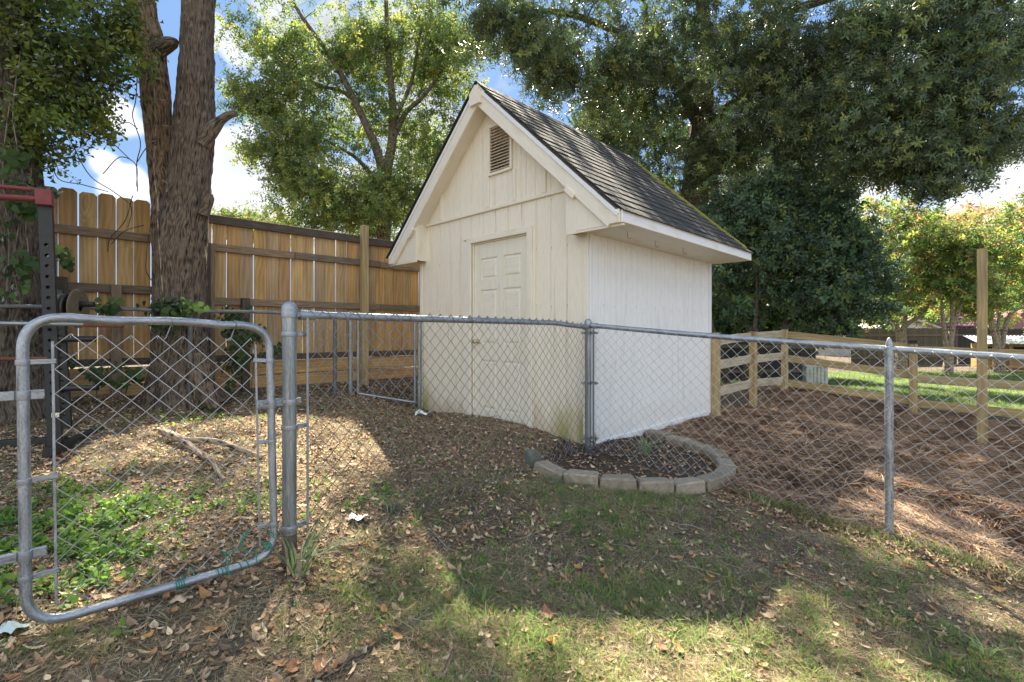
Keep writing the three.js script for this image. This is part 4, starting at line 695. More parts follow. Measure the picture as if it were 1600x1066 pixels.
// gaps in the canopy: where the sun comes through to the ground
const GAPS = [[-2.0, 3.9, 1.5, 0.85], [-2.9, 3.2, 0.6, 0.4], [-2.1, 2.75, 0.6, 0.42], [-1.3, 3.0, 0.25, 0.3], [-1.7, 2.1, 0.25, 0.2], [2.32, 3.12, 0.3, 0.2], [2.4, 2.6, 0.14, 0.45], [0.56, 1.98, 0.42, 0.26], [1.05, 1.75, 0.3, 0.15], [1.5, 2.0, 0.25, 0.15], [-1.15, 1.9, 0.2, 0.16], [-0.6, 1.62, 0.2, 0.1], [4.6, 5.2, 0.3, 0.15], [-4.4, 4.2, 2.2, 1.5], [7, 11, 3.5, 1.2], [9, 14, 4, 1.5], [3.2, 4.4, 0.2, 0.2]];
const open = (p) => { const t = (p.y - 0.45) / sunDir.y, x = p.x - sunDir.x * t, d = -(p.z - sunDir.z * t); for (const [a, b, rx, rd] of GAPS) { const q = Math.hypot((x - a) / rx, (d - b) / rd); if (q < 1 + 0.5 * n3(x * 3, d * 3, 4)) return true; } return false; };
// a tree: stems are lists of [point, radius]; blobs [centre, rx, ry, rz, clump count]
function tree(o) {
  const base = o.stems[0][0][0], t = thing(o.name, o.label, o.cat || 'tree', base, 0, o.group);
  const nodes = [], wood = [];
  o.stems.forEach((st, si) => {
    const p = spline(st.map((s) => s[0]), o.rows || 40), n = p.length, rad = p.map((_, i) => { const f = i / (n - 1) * (st.length - 1), k = Math.min(st.length - 2, Math.floor(f)); return lerp(st[k][1], st[k + 1][1], f - k); });
    const g = tube(p, rad, o.seg || 14, true, o.disp || ((s, l, r) => r * 0.12 * n3(Math.cos(s * 6.28) * 2 + si, Math.sin(s * 6.28) * 2, l * 1.6)));
    mesh(si ? 'stem' : 'trunk', local(t, g), (o.barks && o.barks[si]) || o.bark, t);
    p.forEach((q, i) => { if (i > n * (o.bareTo ?? 0.3)) nodes.push([q, rad[i], 0]); });
  });
  const items = [], clumps = [];
  for (const [c, rx, ry, rz, n] of o.blobs) for (let k = 0; k < n; k++) { const v = V(gauss(), gauss(), gauss()).normalize().multiplyScalar(Math.pow(rnd(), 0.42)); clumps.push(V(c.x + v.x * rx, c.y + v.y * ry, c.z + v.z * rz)); }
  const hub = nodes.length ? nodes[0][0] : base; clumps.sort((a, b) => a.distanceTo(hub) - b.distanceTo(hub));
  const pieces = [];
  for (const c of clumps) {
    if (o.keep && !o.keep(c)) continue;
    let best = null, bd = 1e9; for (const nd of nodes) { const dd = nd[0].distanceTo(c) + nd[2] * 0.15 + Math.max(0, nd[0].y - c.y) * 0.5; if (dd < bd) { bd = dd; best = nd; } }
    if (best && bd < (o.reach || 4)) {
      const a = best[0], L = a.distanceTo(c), mid = a.clone().lerp(c, 0.5).add(V(rr(-0.12, 0.12) * L, 0.1 * L + rr(-0.05, 0.1) * L, rr(-0.12, 0.12) * L)), pts = spline([a, mid, c], 5), r0 = Math.min(best[1] * 0.65, (o.twig || 0.006) + L * 0.011);
      pieces.push(tube(pts, pts.map((_, i) => lerp(r0, 0.0035, i / 5)), 5, false)); pts.forEach((p, i) => { if (i > 1) nodes.push([p, lerp(r0, 0.0035, i / 5), best[2] + L]); });
    }
    const tone = rr(0, 1), dens = o.per * rr(0.55, 1.35), sp = o.spread * rr(0.7, 1.25);
    for (let k = 0; k < dens; k++) {
      const v = V(gauss(), gauss() * 0.75, gauss()), p = c.clone().addScaledVector(v, sp), d = v.clone().add(V(rr(-0.6, 0.6), rr(-0.5, 0.5) + (o.lift ?? 0.1), rr(-0.6, 0.6)));
      if (p.y > 3.4 && rnd() < 0.93 && open(p)) continue;
      const pal = pick(o.colors), j = rr(0.78, 1.22) * lerp(0.68, 1.35, tone);
      items.push({ p, q: qDir(d), s: rr(0.75, 1.25) * (o.size || 1), c: [pal[0] * j * rr(0.9, 1.1), pal[1] * j, pal[2] * j] });
    }
  }
  if (pieces.length) tag(mesh('branches', local(t, mergeGeometries(pieces)), o.limb || o.bark, t), null, null, null, 'stuff');
  const half = o.leaves.map(() => []); items.forEach((it) => half[Math.floor(rnd() * half.length)].push(it));
  half.forEach((l, i) => tag(scatter('crown', o.leaves[i], o.leafMat || LM.mid, l, t), null, null, null, 'stuff'));
  return t;
}
const B = (px, py, d, r, n, ry = r, rz = r) => [at(px, py, d), r, ry, rz, n];
const st = (...l) => l.map(([px, py, d, r]) => [at(px, py, d), r]);

// bark with long furrows, for the near trunks
const furrow = (amp, k) => (s, l, r) => { const c = Math.cos(s * 6.283) * r, e = Math.sin(s * 6.283) * r; const w = n3(c * 6, e * 6, l * 3) * 0.4; const f = 1 - Math.abs(n3(c * k + w, e * k, l * 2.5)) * 2.2; const q = clamp(r / 0.17); const brk = sstep(0.3, 0.55, n3(c * 9, e * 9, l * 5)) * 0.3; return q * (amp * (f - 0.55 - brk) + 0.03 * n3(c * 3, e * 3, l * 1.1) + 0.4 * amp * n3(c * k * 3, e * k * 3, l * 11)); };
{
  const oak = [0, 1].map(() => sprig(11, 0.085, 0.04, 0.2, 'lobed'));
  const GA = G(-3.52, 5.22, -0.06);
  tree({ name: 'twin_trunk_tree', label: 'big furrowed tree with two trunks standing before the picket fence', seg: 72, rows: 170, bareTo: 0.9,
    stems: [[[GA, 0.44], [at(282, 612, 5.2), 0.335], [at(281, 560, 5.18), 0.265], [at(281, 470, 5.18), 0.245], [at(283, 380, 5.18), 0.245], [at(292, 310, 5.18), 0.215], [at(299, 240, 5.18), 0.19], [at(304, 170, 5.18), 0.175], [at(307, 80, 5.18), 0.162], [at(310, 0, 5.18), 0.158], [at(314, -160, 5.2), 0.15], [at(322, -420, 5.3), 0.09]],
      [[at(268, 400, 5.24), 0.16], [at(261, 330, 5.24), 0.15], [at(254, 260, 5.24), 0.14], [at(247, 200, 5.24), 0.135], [at(239, 120, 5.24), 0.14], [at(228, 50, 5.24), 0.145], [at(210, -20, 5.25), 0.14], [at(180, -160, 5.3), 0.12], [at(150, -380, 5.4), 0.07]],
      [[at(318, 225, 5.14), 0.075], [at(333, 200, 5.1), 0.066], [at(346, 187, 5.08), 0.042], [at(359, 179, 5.06), 0.034], [at(368, 177, 5.05), 0.026]],
      [[at(245, 78, 5.2), 0.09], [at(260, 70, 5.15), 0.075], [at(271, 66, 5.12), 0.05], [at(275, 65, 5.11), 0.03]],
      [[at(318, 335, 5.12), 0.06], [at(326, 313, 5.1), 0.05], [at(328, 303, 5.1), 0.03]],
      [[at(262, 570, 5.1), 0.13], [at(247, 610, 5.0), 0.1], [at(232, 640, 4.9), 0.06], [at(222, 652, 4.8), 0.02]], [[at(305, 560, 5.1), 0.13], [at(322, 612, 5.0), 0.09], [at(338, 640, 4.92), 0.05], [at(350, 655, 4.85), 0.015]]],
    disp: furrow(0.024, 14), bark: M.bark, barks: [M.bark, M.barkWarm, M.limbGrey, M.bark, M.bark, M.bark, M.bark], blobs: [B(330, -520, 5.4, 2.2, 26, 1.4), B(120, -480, 5.3, 2.0, 24, 1.3)], per: 18, spread: 0.3, leaves: oak, colors: [[0.07, 0.11, 0.02], [0.09, 0.13, 0.025]], leafMat: LM.thin });
  const gl = G(-4.46, 4.25, -0.06);
  tree({ name: 'oak_tree', label: 'dark ivy covered oak trunk at left edge with hanging foliage', seg: 64, rows: 130, bareTo: 0.55,
    stems: [[[gl, 0.46], [gl.clone().add(V(0, 0.25, 0)), 0.36], [gl.clone().add(V(0, 1.0, 0)), 0.295], [gl.clone().add(V(-0.02, 2.2, 0)), 0.28], [gl.clone().add(V(-0.06, 3.6, 0)), 0.27], [gl.clone().add(V(-0.1, 5.2, 0)), 0.24], [gl.clone().add(V(0, 7.5, -0.1)), 0.14]],
      [[at(20, 60, 4.25), 0.06], [at(60, 70, 4.3), 0.04], [at(110, 60, 4.35), 0.03], [at(180, 80, 4.4), 0.015]], [[at(15, 180, 4.25), 0.05], [at(60, 120, 4.3), 0.03], [at(100, 110, 4.3), 0.02], [at(150, 160, 4.4), 0.01]]],
    disp: furrow(0.024, 12), bark: M.barkDark, twig: 0.003, reach: 2.5,
    blobs: [B(70, 20, 4.4, 0.55, 17, 0.4), B(140, 20, 4.5, 0.42, 13, 0.36), B(105, 90, 4.4, 0.42, 16, 0.36), B(60, 110, 4.3, 0.34, 13), B(150, 80, 4.5, 0.27, 9, 0.22), B(95, 165, 4.35, 0.34, 16, 0.3), B(130, 155, 4.45, 0.24, 8, 0.2), B(70, 205, 4.3, 0.25, 10, 0.2), B(185, 30, 4.55, 0.2, 6, 0.16), B(205, 70, 4.6, 0.1, 2, 0.06), B(10, 40, 4.1, 0.5, 12, 0.5), B(80, 245, 4.3, 0.1, 2, 0.1), B(0, -200, 4.3, 1.6, 16, 0.9), B(120, -180, 4.6, 1.3, 14, 0.8)],
    per: 8, spread: 0.12, leaves: oak, size: 0.8, colors: [[0.13, 0.19, 0.03], [0.18, 0.25, 0.04], [0.08, 0.13, 0.03], [0.25, 0.28, 0.03]], leafMat: LM.thin });
}
{
  const small = [0, 1].map(() => sprig(12, 0.075, 0.033, 0.26, 'oval', 0.2));
  tree({ name: 'deciduous_tree', label: 'tall open tree with pale limbs behind the picket fence left of shed', seg: 12, rows: 40,
    stems: [st([597, 590, 12.8, 0.2], [598, 480, 12.8, 0.19], [599, 380, 12.8, 0.185], [601, 300, 12.8, 0.18], [600, 262, 12.8, 0.18]), st([601, 275, 12.8, 0.13], [585, 225, 12.7, 0.11], [560, 170, 12.6, 0.09], [532, 115, 12.5, 0.07], [500, 65, 12.4, 0.055], [462, 10, 12.3, 0.045], [440, -60, 12.2, 0.03]), st([601, 280, 12.8, 0.13], [612, 225, 12.9, 0.12], [614, 170, 13, 0.1], [608, 100, 13, 0.08], [604, 30, 13, 0.06], [602, -80, 13, 0.03]), st([613, 220, 12.9, 0.08], [635, 175, 13, 0.065], [662, 150, 13, 0.05], [690, 110, 13.1, 0.035], [720, 60, 13.2, 0.02]), st([596, 300, 12.8, 0.07], [560, 250, 12.6, 0.05], [520, 225, 12.4, 0.035], [470, 200, 12.2, 0.025], [420, 190, 12, 0.012]), st([592, 245, 12.75, 0.06], [545, 150, 12.9, 0.05], [490, 130, 12.6, 0.035], [430, 90, 12.2, 0.02]), st([598, 330, 12.8, 0.06], [560, 305, 12.5, 0.045], [520, 290, 12.3, 0.03], [480, 290, 12.1, 0.015]), st([612, 200, 12.9, 0.06], [645, 120, 13.1, 0.045], [655, 60, 13.2, 0.035], [670, 0, 13.3, 0.02])],
    bark: M.limbGrey, limb: M.limbGrey, bareTo: 0.25, twig: 0.006,
    blobs: [B(410, 40, 12, 1.0, 28, 0.7), B(480, 60, 12.4, 1.3, 40, 1.0), B(395, 165, 12, 0.7, 12, 0.45), B(450, 150, 12.2, 0.9, 16, 0.6), B(540, 50, 12.6, 1.4, 42, 1.1), B(560, 160, 13.2, 1.3, 18, 0.9), B(480, 225, 12.2, 1.2, 24, 0.65), B(415, 235, 12, 0.6, 9, 0.35), B(500, 300, 12.2, 1.0, 24, 0.6), B(560, 320, 12.5, 1.3, 26, 0.7), B(455, 280, 12.1, 0.45, 7, 0.3), B(620, 60, 13.2, 1.5, 40, 1.2), B(640, 200, 13.4, 1.4, 22, 1.0), B(640, 300, 13.2, 1.2, 26, 0.9), B(700, 100, 13.4, 1.3, 36, 1.1), B(690, 240, 13.6, 1.2, 22, 0.9), B(560, 345, 12.6, 0.8, 12, 0.35), B(470, 345, 12.3, 0.5, 5, 0.25), B(480, -110, 12.8, 2.0, 44, 1.4), B(580, -100, 13, 2.0, 46, 1.4), B(400, -90, 12.4, 1.6, 34, 1.2), B(560, -240, 13, 2.4, 80, 1.6), B(440, -230, 12.6, 2.2, 70, 1.6), B(300, -200, 12.2, 2.0, 50, 1.6), B(680, -240, 13.2, 2.2, 60, 1.6), B(200, -160, 12.4, 2.0, 40, 1.6)],
    per: 34, spread: 0.38, leaves: small, size: 1.05, colors: [[0.18, 0.26, 0.075], [0.23, 0.31, 0.08], [0.13, 0.2, 0.07], [0.32, 0.36, 0.075]], leafMat: LM.thin });
}
{
  const willow = [0, 1, 2].map(() => sprig(14, 0.1, 0.026, 0.22, 'long', 0.45));
  tree({ name: 'evergreen_oak', label: 'huge dark evergreen oak spreading over the shed roof to the right', seg: 14, rows: 30, reach: 7, bareTo: 0.35, twig: 0.012,
    stems: [st([1075, 585, 12.6, 0.45], [1078, 480, 12.6, 0.38], [1082, 360, 12.5, 0.34], [1090, 250, 12.4, 0.32], [1098, 180, 12.3, 0.28], [1100, 80, 12.2, 0.2], [1090, -120, 12, 0.1]), st([1092, 240, 12.4, 0.18], [1130, 175, 12, 0.15], [1190, 145, 11.4, 0.12], [1250, 125, 10.8, 0.1], [1330, 120, 10, 0.07], [1420, 140, 9.4, 0.04], [1490, 200, 9, 0.02]), st([1095, 200, 12.4, 0.16], [1050, 120, 12, 0.12], [980, 60, 11.4, 0.09], [880, 20, 10.4, 0.06], [760, 20, 9.6, 0.03]), st([1100, 120, 12.3, 0.14], [1180, 40, 11.6, 0.12], [1290, 0, 10.6, 0.08], [1400, -30, 10, 0.05]), st([1088, 290, 12.4, 0.12], [1150, 235, 11.8, 0.1], [1210, 200, 11.2, 0.07], [1290, 210, 10.4, 0.04])],
    bark: M.barkDark, limb: M.limb,
    blobs: [B(700, 10, 9.4, 0.7, 20, 0.5), B(760, 45, 9.6, 0.75, 24, 0.5), B(830, 40, 9.8, 0.85, 30, 0.7), B(860, 110, 10.5, 0.8, 22, 0.6), B(900, 60, 10.4, 1.2, 46, 1.1), B(960, 130, 11, 1.3, 60, 1.2), B(940, 220, 11.8, 1.0, 34, 0.8), B(1030, 60, 10.8, 1.4, 60, 1.2), B(1050, 190, 11.6, 1.4, 66, 1.2), B(1140, 90, 10.8, 1.4, 66, 1.2), B(1120, 260, 11.8, 1.2, 50, 0.9), B(1170, 190, 10.8, 1.2, 50, 0.9), B(1250, 60, 10, 1.3, 60, 1.1), B(1260, 170, 10, 1.2, 54, 0.9), B(1220, 270, 10.4, 1.0, 44, 0.6), B(1350, 60, 9.4, 1.2, 58, 1.0), B(1340, 170, 9.2, 1.0, 46, 0.8), B(1330, 250, 9, 0.7, 26, 0.45), B(1440, 60, 9, 1.1, 54, 0.9), B(1440, 160, 8.8, 1.0, 50, 0.75), B(1430, 240, 8.6, 0.65, 30, 0.4), B(1540, 60, 8.6, 1.0, 46, 0.9), B(1540, 150, 8.4, 0.8, 40, 0.6), B(1520, 225, 8.3, 0.6, 30, 0.35), B(1480, 280, 8.3, 0.35, 12, 0.2), B(1590, 190, 8.4, 0.4, 12, 0.3), B(1620, 80, 8.6, 0.9, 24, 0.9), B(1000, -80, 10.5, 2.2, 60, 1.2), B(1200, -100, 10, 2.4, 70, 1.3), B(1400, -100, 9.4, 2.2, 66, 1.2), B(1600, -80, 9, 1.6, 30, 1.0), B(820, -70, 9.6, 1.6, 36, 0.8)],
    size: 0.85, per: 30, spread: 0.34, lift: -0.25, keep: (c) => fbm(c.x * 0.75 + 4, c.y * 0.9, c.z * 0.75, 3) > (c.x < 0.2 ? -0.02 : -0.1), leaves: willow, colors: [[0.085, 0.135, 0.06], [0.115, 0.172, 0.068], [0.066, 0.108, 0.056], [0.19, 0.24, 0.065]], leafMat: LM.dark });
  const broad = [0, 1].map(() => sprig(10, 0.09, 0.042, 0.16, 'oval', 0.15));
  const sb = G(4.9, 10.6);
  tree({ name: 'evergreen_shrub', label: 'dense dark glossy evergreen shrub right of the shed behind rail fence', cat: 'shrub', seg: 9, rows: 16, bareTo: 0.3, reach: 3, twig: 0.008,
    stems: [[-0.35, 0.1], [0.1, 0.5], [0.3, -0.1], [-0.75, -0.2], [0.55, 0.3], [-1.0, 0.3]].map(([dx, dd], k) => [[sb.clone().add(V(dx * 0.5, -0.05, dd * 0.4)), 0.07], [sb.clone().add(V(dx * 1.0, 0.6, dd * 0.7)), 0.055], [sb.clone().add(V(dx * 1.7, 1.4, dd)), 0.04], [sb.clone().add(V(dx * 2.0, 2.4, dd)), 0.02]]),
    bark: M.limb, limb: M.limb,
    blobs: [B(1150, 350, 10.4, 0.7, 34, 0.7), B(1145, 420, 10.6, 0.5, 16, 0.5), B(1200, 330, 10.2, 0.8, 40, 0.7), B(1230, 400, 9.9, 0.9, 50, 0.7), B(1290, 380, 9.9, 0.9, 52, 0.8), B(1330, 430, 9.9, 0.75, 44, 0.7), B(1290, 460, 9.7, 0.7, 36, 0.5), B(1240, 460, 10.1, 0.6, 22, 0.35), B(1345, 490, 10.1, 0.5, 22, 0.35), B(1290, 505, 10, 0.5, 18, 0.25), B(1260, 330, 10.4, 0.8, 34, 0.6), B(1170, 490, 10.6, 0.5, 5, 0.3)],
    per: 24, spread: 0.2, keep: (c) => fbm(c.x * 1.4, c.y * 1.4 + 2, c.z * 1.4, 3) > -0.14 && !(c.y < 1.65 && c.x < 4.9 && n3(c.x * 3, c.y * 3, 1) > -0.25), leaves: broad, size: 0.95, colors: [[0.05, 0.105, 0.05], [0.068, 0.13, 0.056], [0.06, 0.115, 0.062], [0.12, 0.18, 0.05]], leafMat: LM.dark });
  // dim understorey behind the shed
  tree({ name: 'evergreen_tree', label: 'dark background tree seen between shed roof and evergreen shrub', seg: 10, rows: 20, bareTo: 0.3, reach: 5,
    stems: [st([1130, 560, 16, 0.2], [1128, 430, 16, 0.17], [1120, 330, 16, 0.14], [1110, 200, 16, 0.08])], bark: M.barkDark,
    blobs: [B(1010, 250, 16, 1.6, 40, 1.4), B(1100, 300, 16, 1.8, 50, 1.6), B(1190, 280, 16, 1.6, 44, 1.4), B(1130, 400, 15.5, 1.3, 30, 1.0), B(1170, 480, 15, 1.4, 46, 0.8), B(1230, 500, 15, 1.2, 30, 0.6), B(1140, 510, 14.6, 0.9, 24, 0.5), B(1190, 430, 15.5, 1.2, 26, 0.7), B(960, 170, 15.6, 1.4, 30, 1.4), B(1260, 320, 15, 1.4, 30, 1.2)], per: 34, spread: 0.42, leaves: broad, size: 1.5, colors: [[0.07, 0.12, 0.03], [0.12, 0.17, 0.035], [0.05, 0.09, 0.03]], leafMat: LM.mid });
  const light = [0, 1].map(() => sprig(11, 0.085, 0.045, 0.22, 'oval', 0.2));
  const lime = [[0.18, 0.28, 0.065], [0.23, 0.32, 0.07], [0.13, 0.22, 0.065], [0.32, 0.35, 0.075], [0.38, 0.3, 0.12]];
  const myr = (px, d, label, sp, blobs, cols = lime) => { const b = at(px, 520, d); b.y = gy(b.x, b.z) - 0.05; return tree({ name: 'crape_myrtle', label, seg: 9, rows: 18, reach: 5, bareTo: 0.4, twig: 0.008, stems: sp.map(([r, ...l], i) => [[b.clone().add(V((i - 1) * 0.06, 0, (i % 2) * 0.08)), r * 1.4], ...l.map(([x, y, dd], k) => [at(x, y, d + (dd || 0)), r * (1 - 0.22 * k)])]), bark: M.limbPale, limb: M.limb, blobs, per: 17, spread: 0.45, keep: (c) => fbm(c.x * 0.8, c.y * 0.9, c.z * 0.8 + px, 3) > -0.12, leaves: light, size: 1.2, colors: cols, leafMat: LM.thin, group: 'small trees beyond the rail fence' }); };
  myr(1410, 17.5, 'multi-stem small tree with bare forked trunk nearest the evergreen shrub', [[0.15, [1409, 535, 0], [1411, 512, 0], [1440, 490, 0.2], [1462, 455, 0.3]], [0.09, [1406, 540], [1400, 505], [1384, 485], [1370, 470]], [0.1, [1410, 530], [1413, 500], [1422, 470], [1430, 420]]], [B(1370, 420, 17, 1.5, 34, 1.2), B(1410, 370, 17.5, 1.6, 40, 1.2), B(1440, 440, 17.5, 1.4, 34, 0.9), B(1390, 470, 17, 0.9, 12, 0.5), B(1460, 400, 17.5, 1.3, 30, 1.0), B(1380, 340, 17.8, 1.4, 24, 0.9), B(1320, 370, 17.6, 1.2, 18, 1.0)]);
  myr(1482, 16.5, 'multi-stem small tree with pale trunk left of tall timber post', [[0.1, [1484, 540], [1490, 505], [1500, 480], [1512, 455]], [0.07, [1478, 540], [1474, 500], [1472, 480], [1470, 450]], [0.07, [1486, 535], [1488, 490], [1486, 460], [1484, 420]]], [B(1500, 430, 16.5, 1.3, 32, 0.9), B(1480, 380, 16.5, 1.4, 34, 1.1), B(1530, 390, 16.5, 1.3, 32, 1.1), B(1520, 455, 16.4, 0.8, 12, 0.4)]);
  myr(1562, 17, 'multi-stem small tree right of tall timber post by the coop', [[0.09, [1556, 535], [1548, 500], [1556, 470], [1566, 440]], [0.08, [1566, 540], [1580, 490], [1600, 480], [1625, 470]], [0.06, [1560, 535], [1562, 490], [1570, 450], [1580, 400]]], [B(1540, 470, 18, 1.3, 26, 0.5), B(1450, 478, 18.5, 1.5, 24, 0.4), B(1380, 490, 18.5, 1.0, 14, 0.35), B(1570, 420, 17, 1.3, 34, 1.0), B(1600, 370, 17, 1.4, 34, 1.2), B(1640, 430, 17, 1.6, 30, 1.3), B(1555, 480, 17, 0.8, 10, 0.4), B(1600, 490, 17.5, 0.8, 10, 0.3)]);
  myr(1530, 27, 'taller tree with orange seed heads behind the small trees', [[0.14, [1530, 520], [1530, 470], [1520, 420], [1510, 370]], [0.12, [1535, 520], [1550, 470], [1570, 420], [1590, 370]]], [B(1480, 350, 26.5, 1.5, 22, 0.9), B(1530, 345, 27, 1.7, 24, 0.9), B(1590, 350, 27, 1.9, 28, 1.0), B(1450, 380, 27, 1.6, 20, 1.1), B(1640, 380, 27, 2.0, 24, 1.4)], [[0.6, 0.36, 0.17], [0.62, 0.42, 0.22], [0.32, 0.32, 0.08], [0.52, 0.3, 0.14]]);
  // far trees
  const far = (px, py, d, r, label, cols, n = 40) => { const b = at(px, 520, d); b.y = gy(b.x, b.z); return tree({ name: 'background_tree', label, seg: 7, rows: 8, reach: 12, bareTo: 0.4, stems: [[[b, 0.25], [b.clone().lerp(at(px, py, d), 0.5), 0.2], [at(px, py, d), 0.1]]], bark: M.limb, blobs: [B(px, py, d, r, n, r * 0.8), B(px - 12, py + r * 6, d, r * 0.8, n * 0.6, r * 0.7)], per: 22, spread: 0.9, leaves: light, size: 2.6, colors: cols, leafMat: LM.mid, group: 'trees in the far background' }); };
  far(372, 345, 42, 1.5, 'small distant tree top peeping above the cap rail', lime, 14); far(425, 352, 48, 2.2, 'low distant tree tops left of the tall open tree', lime, 16);
  far(1140, 470, 36, 3.6, 'distant tree low behind the shed corner and dark board fence', [[0.12, 0.17, 0.05]], 60); far(1235, 470, 40, 4, 'distant tree behind the white slatted bin', [[0.12, 0.17, 0.05]], 60); far(1390, 440, 38, 4.2, 'distant tree behind the bare forked small tree', [[0.16, 0.22, 0.05], [0.22, 0.28, 0.06]], 60); far(1500, 470, 60, 5, 'distant tree beyond the grey house gable', [[0.18, 0.24, 0.07], [0.24, 0.3, 0.07]], 50); far(1620, 450, 40, 4, 'distant bright tree at the right edge', lime, 60); far(1300, 420, 44, 5, 'distant tree hidden behind the evergreen shrub', [[0.07, 0.11, 0.03]], 50); far(680, 330, 40, 5, 'distant tree behind the shed gable', [[0.16, 0.22, 0.05], [0.22, 0.28, 0.06]], 40);
}

const tone = (a, b) => { const j = rr(a, b); return (v) => v * j; };
// ---------------------------------------------------------------- far side of the lawn: fences, coop, bin, houses
{
  function board(name, label, a, b, ya, yb, mats, w = 0.15, lowTop = 0) {
    const L = a.distanceTo(b), dir = b.clone().sub(a).normalize(), turn = Math.atan2(-dir.z, dir.x), o = thing(name, label, 'fence', [a.x, gy(a.x, a.z), a.z]);
    const gs = [0, 1, 2].map(() => { const h = 1, q = w / 2 - 0.006; const g = slab([[-q, 0], [q, 0], [q, h - 0.02], [q - 0.03, h], [-q + 0.03, h], [-q, h - 0.02]], -0.01, 0.01, 1); return g; });
    const n = Math.floor(L / w);
    for (let k = 0; k < n; k++) { const p = a.clone().addScaledVector(dir, (k + 0.5) * w), g = gy(p.x, p.z) - 0.03, y = lerp(ya, yb, k / n) + rr(-0.02, 0.02), m = new THREE.Mesh(gs[k % 3], pick(mats)); m.name = 'picket'; m.castShadow = m.receiveShadow = true; m.position.set(p.x, g, p.z).sub(o.position); m.scale.set(1, y - g, 1); m.rotation.y = turn; o.add(m); }
    for (const f of [0.22, 0.8]) mesh('rail', local(o, bar(a.clone().setY(lerp(gy(a.x, a.z), ya, f)).add(V(-dir.z * 0.03, 0, dir.x * 0.03)), b.clone().setY(lerp(gy(b.x, b.z), yb, f)).add(V(-dir.z * 0.03, 0, dir.x * 0.03)), 0.04, 0.09, 0.003)), M.oldGreen, o);
    return o;
  }
  const grey = [[0.2, 0.18, 0.11], [0.24, 0.21, 0.13], [0.17, 0.16, 0.1]].map((c) => mat(c, { map: om, rough: 0.9 })), dark = [[0.08, 0.075, 0.06], [0.06, 0.06, 0.05]].map((c) => mat(c, { map: om, rough: 0.9 }));
  const f1 = at(1330, 520, 22).setY(0), f2 = at(1496, 520, 24).setY(0), f3 = at(1680, 520, 25).setY(0);
  board('board_fence', 'weathered board fence beyond the lawn behind the small trees', f1, f2, EYE + 0.22, EYE + 0.24, grey);
  board('board_fence', 'dark weathered board fence beyond the lawn behind the coop', f2.clone().add(V(0.05, 0, 0)), f3, EYE + 0.24, EYE + 0.2, dark);
  board('board_fence', 'dark low board fence behind the white slatted bin', at(1090, 520, 12.4).setY(0), at(1275, 520, 14.5).setY(0), EYE - 0.1, EYE - 0.2, dark);
  // white slatted box
  const p = at(1274, 550, 12.4); p.y = gy(p.x, p.z);
  const bx = thing('slatted_bin', 'white slatted storage box standing behind the rail fence', 'storage box', p, -0.35);
  bx.scale.setScalar(0.8); mesh('lid', moved(cbox(0.66, 0.05, 0.56, 0.01), 0, 0.62, 0), M.whiteTrim, bx); mesh('core', moved(cbox(0.56, 0.58, 0.46, 0.01), 0, 0.31, 0), mat([0.3, 0.32, 0.28]), bx);
  for (let k = 0; k < 6; k++) mesh('slat', moved(cbox(0.085, 0.58, 0.02, 0.004), -0.25 + k * 0.1, 0.3, 0.245), mat([0.66, 0.68, 0.6], { map: pm }), bx);
  for (let k = 0; k < 5; k++) mesh('slat', moved(cbox(0.02, 0.58, 0.085, 0.004), -0.295, 0.3, -0.2 + k * 0.1), mat([0.66, 0.68, 0.6], { map: pm }), bx);
  // coop
  const cp = at(1592, 550, 17.8); cp.y = gy(cp.x, cp.z);
  const co = thing('wooden_coop', 'low wooden coop with corrugated metal roof beyond the lawn', 'animal coop', cp, -0.5);
  mesh('back_panel', moved(cbox(2.3, 0.95, 0.9, 0.01), 0, 0.55, -0.2), M.pine[2], co);
  for (const x of [-1.1, -0.35, 0.35, 1.1]) mesh('post', moved(cbox(0.08, 1.12, 0.08, 0.005), x, 0.56, 0.42), M.pine[4], co);
  for (const y of [0.22, 0.6, 1.02]) mesh('rail', moved(cbox(2.24, 0.07, 0.05, 0.004), 0, y, 0.45), M.pine[3], co);
  for (const x of [-0.75, 0.0]) mesh('opening_shade', moved(cbox(0.42, 0.26, 0.02, 0.004), x, 0.8, 0.262), M.dark, co);  // dark panels on the solid front stand for a shaded inside
  { const g = new THREE.PlaneGeometry(2.7, 1.7, 90, 1), a = g.attributes.position; for (let i = 0; i < a.count; i++) a.setZ(i, 0.014 * Math.sin(a.getX(i) * 60)); g.rotateX(-Math.PI / 2 + 0.16); g.computeVertexNormals(); const m = mat([0.55, 0.6, 0.66], { metal: 0.6, rough: 0.4, side: THREE.DoubleSide }); mesh('roof', moved(g, 0, 1.19, 0.05), m, co); }
  // houses
  function house(label, pos, turn, w, h, dp, roofH, wall, roofM, cat = 'house') {
    const o = thing('house', label, cat, pos, turn);
    mesh('wall', moved(cbox(w, h, dp, 0.02), 0, h / 2, 0), wall, o);
    { const g = slab([[-w / 2, 0], [w / 2, 0], [0, roofH]], -dp / 2, dp / 2, 1); g.translate(0, h, 0); mesh('gable', g, wall, o); }
    for (const s of [-1, 1]) { const L = Math.hypot(w / 2, roofH) + 0.35, an = Math.atan2(roofH, w / 2); mesh('roof', moved(cbox(L, 0.12, dp + 0.6, 0.02), s * (w / 4 + 0.1), h + roofH / 2 + 0.02, 0, 0, 0, -s * an), roofM, o); }
    for (const x of [-0.25, 0.25]) { const f = mesh('window', moved(cbox(0.95, 1.25, 0.06, 0.01), x * w, h * 0.5, dp / 2 + 0.01), M.whiteTrim, o); mesh('pane', moved(cbox(0.8, 1.1, 0.02, 0.004), x * w, h * 0.5, dp / 2 + 0.05), mat([0.05, 0.06, 0.07], { rough: 0.15 }), f); }
    return o;
  }
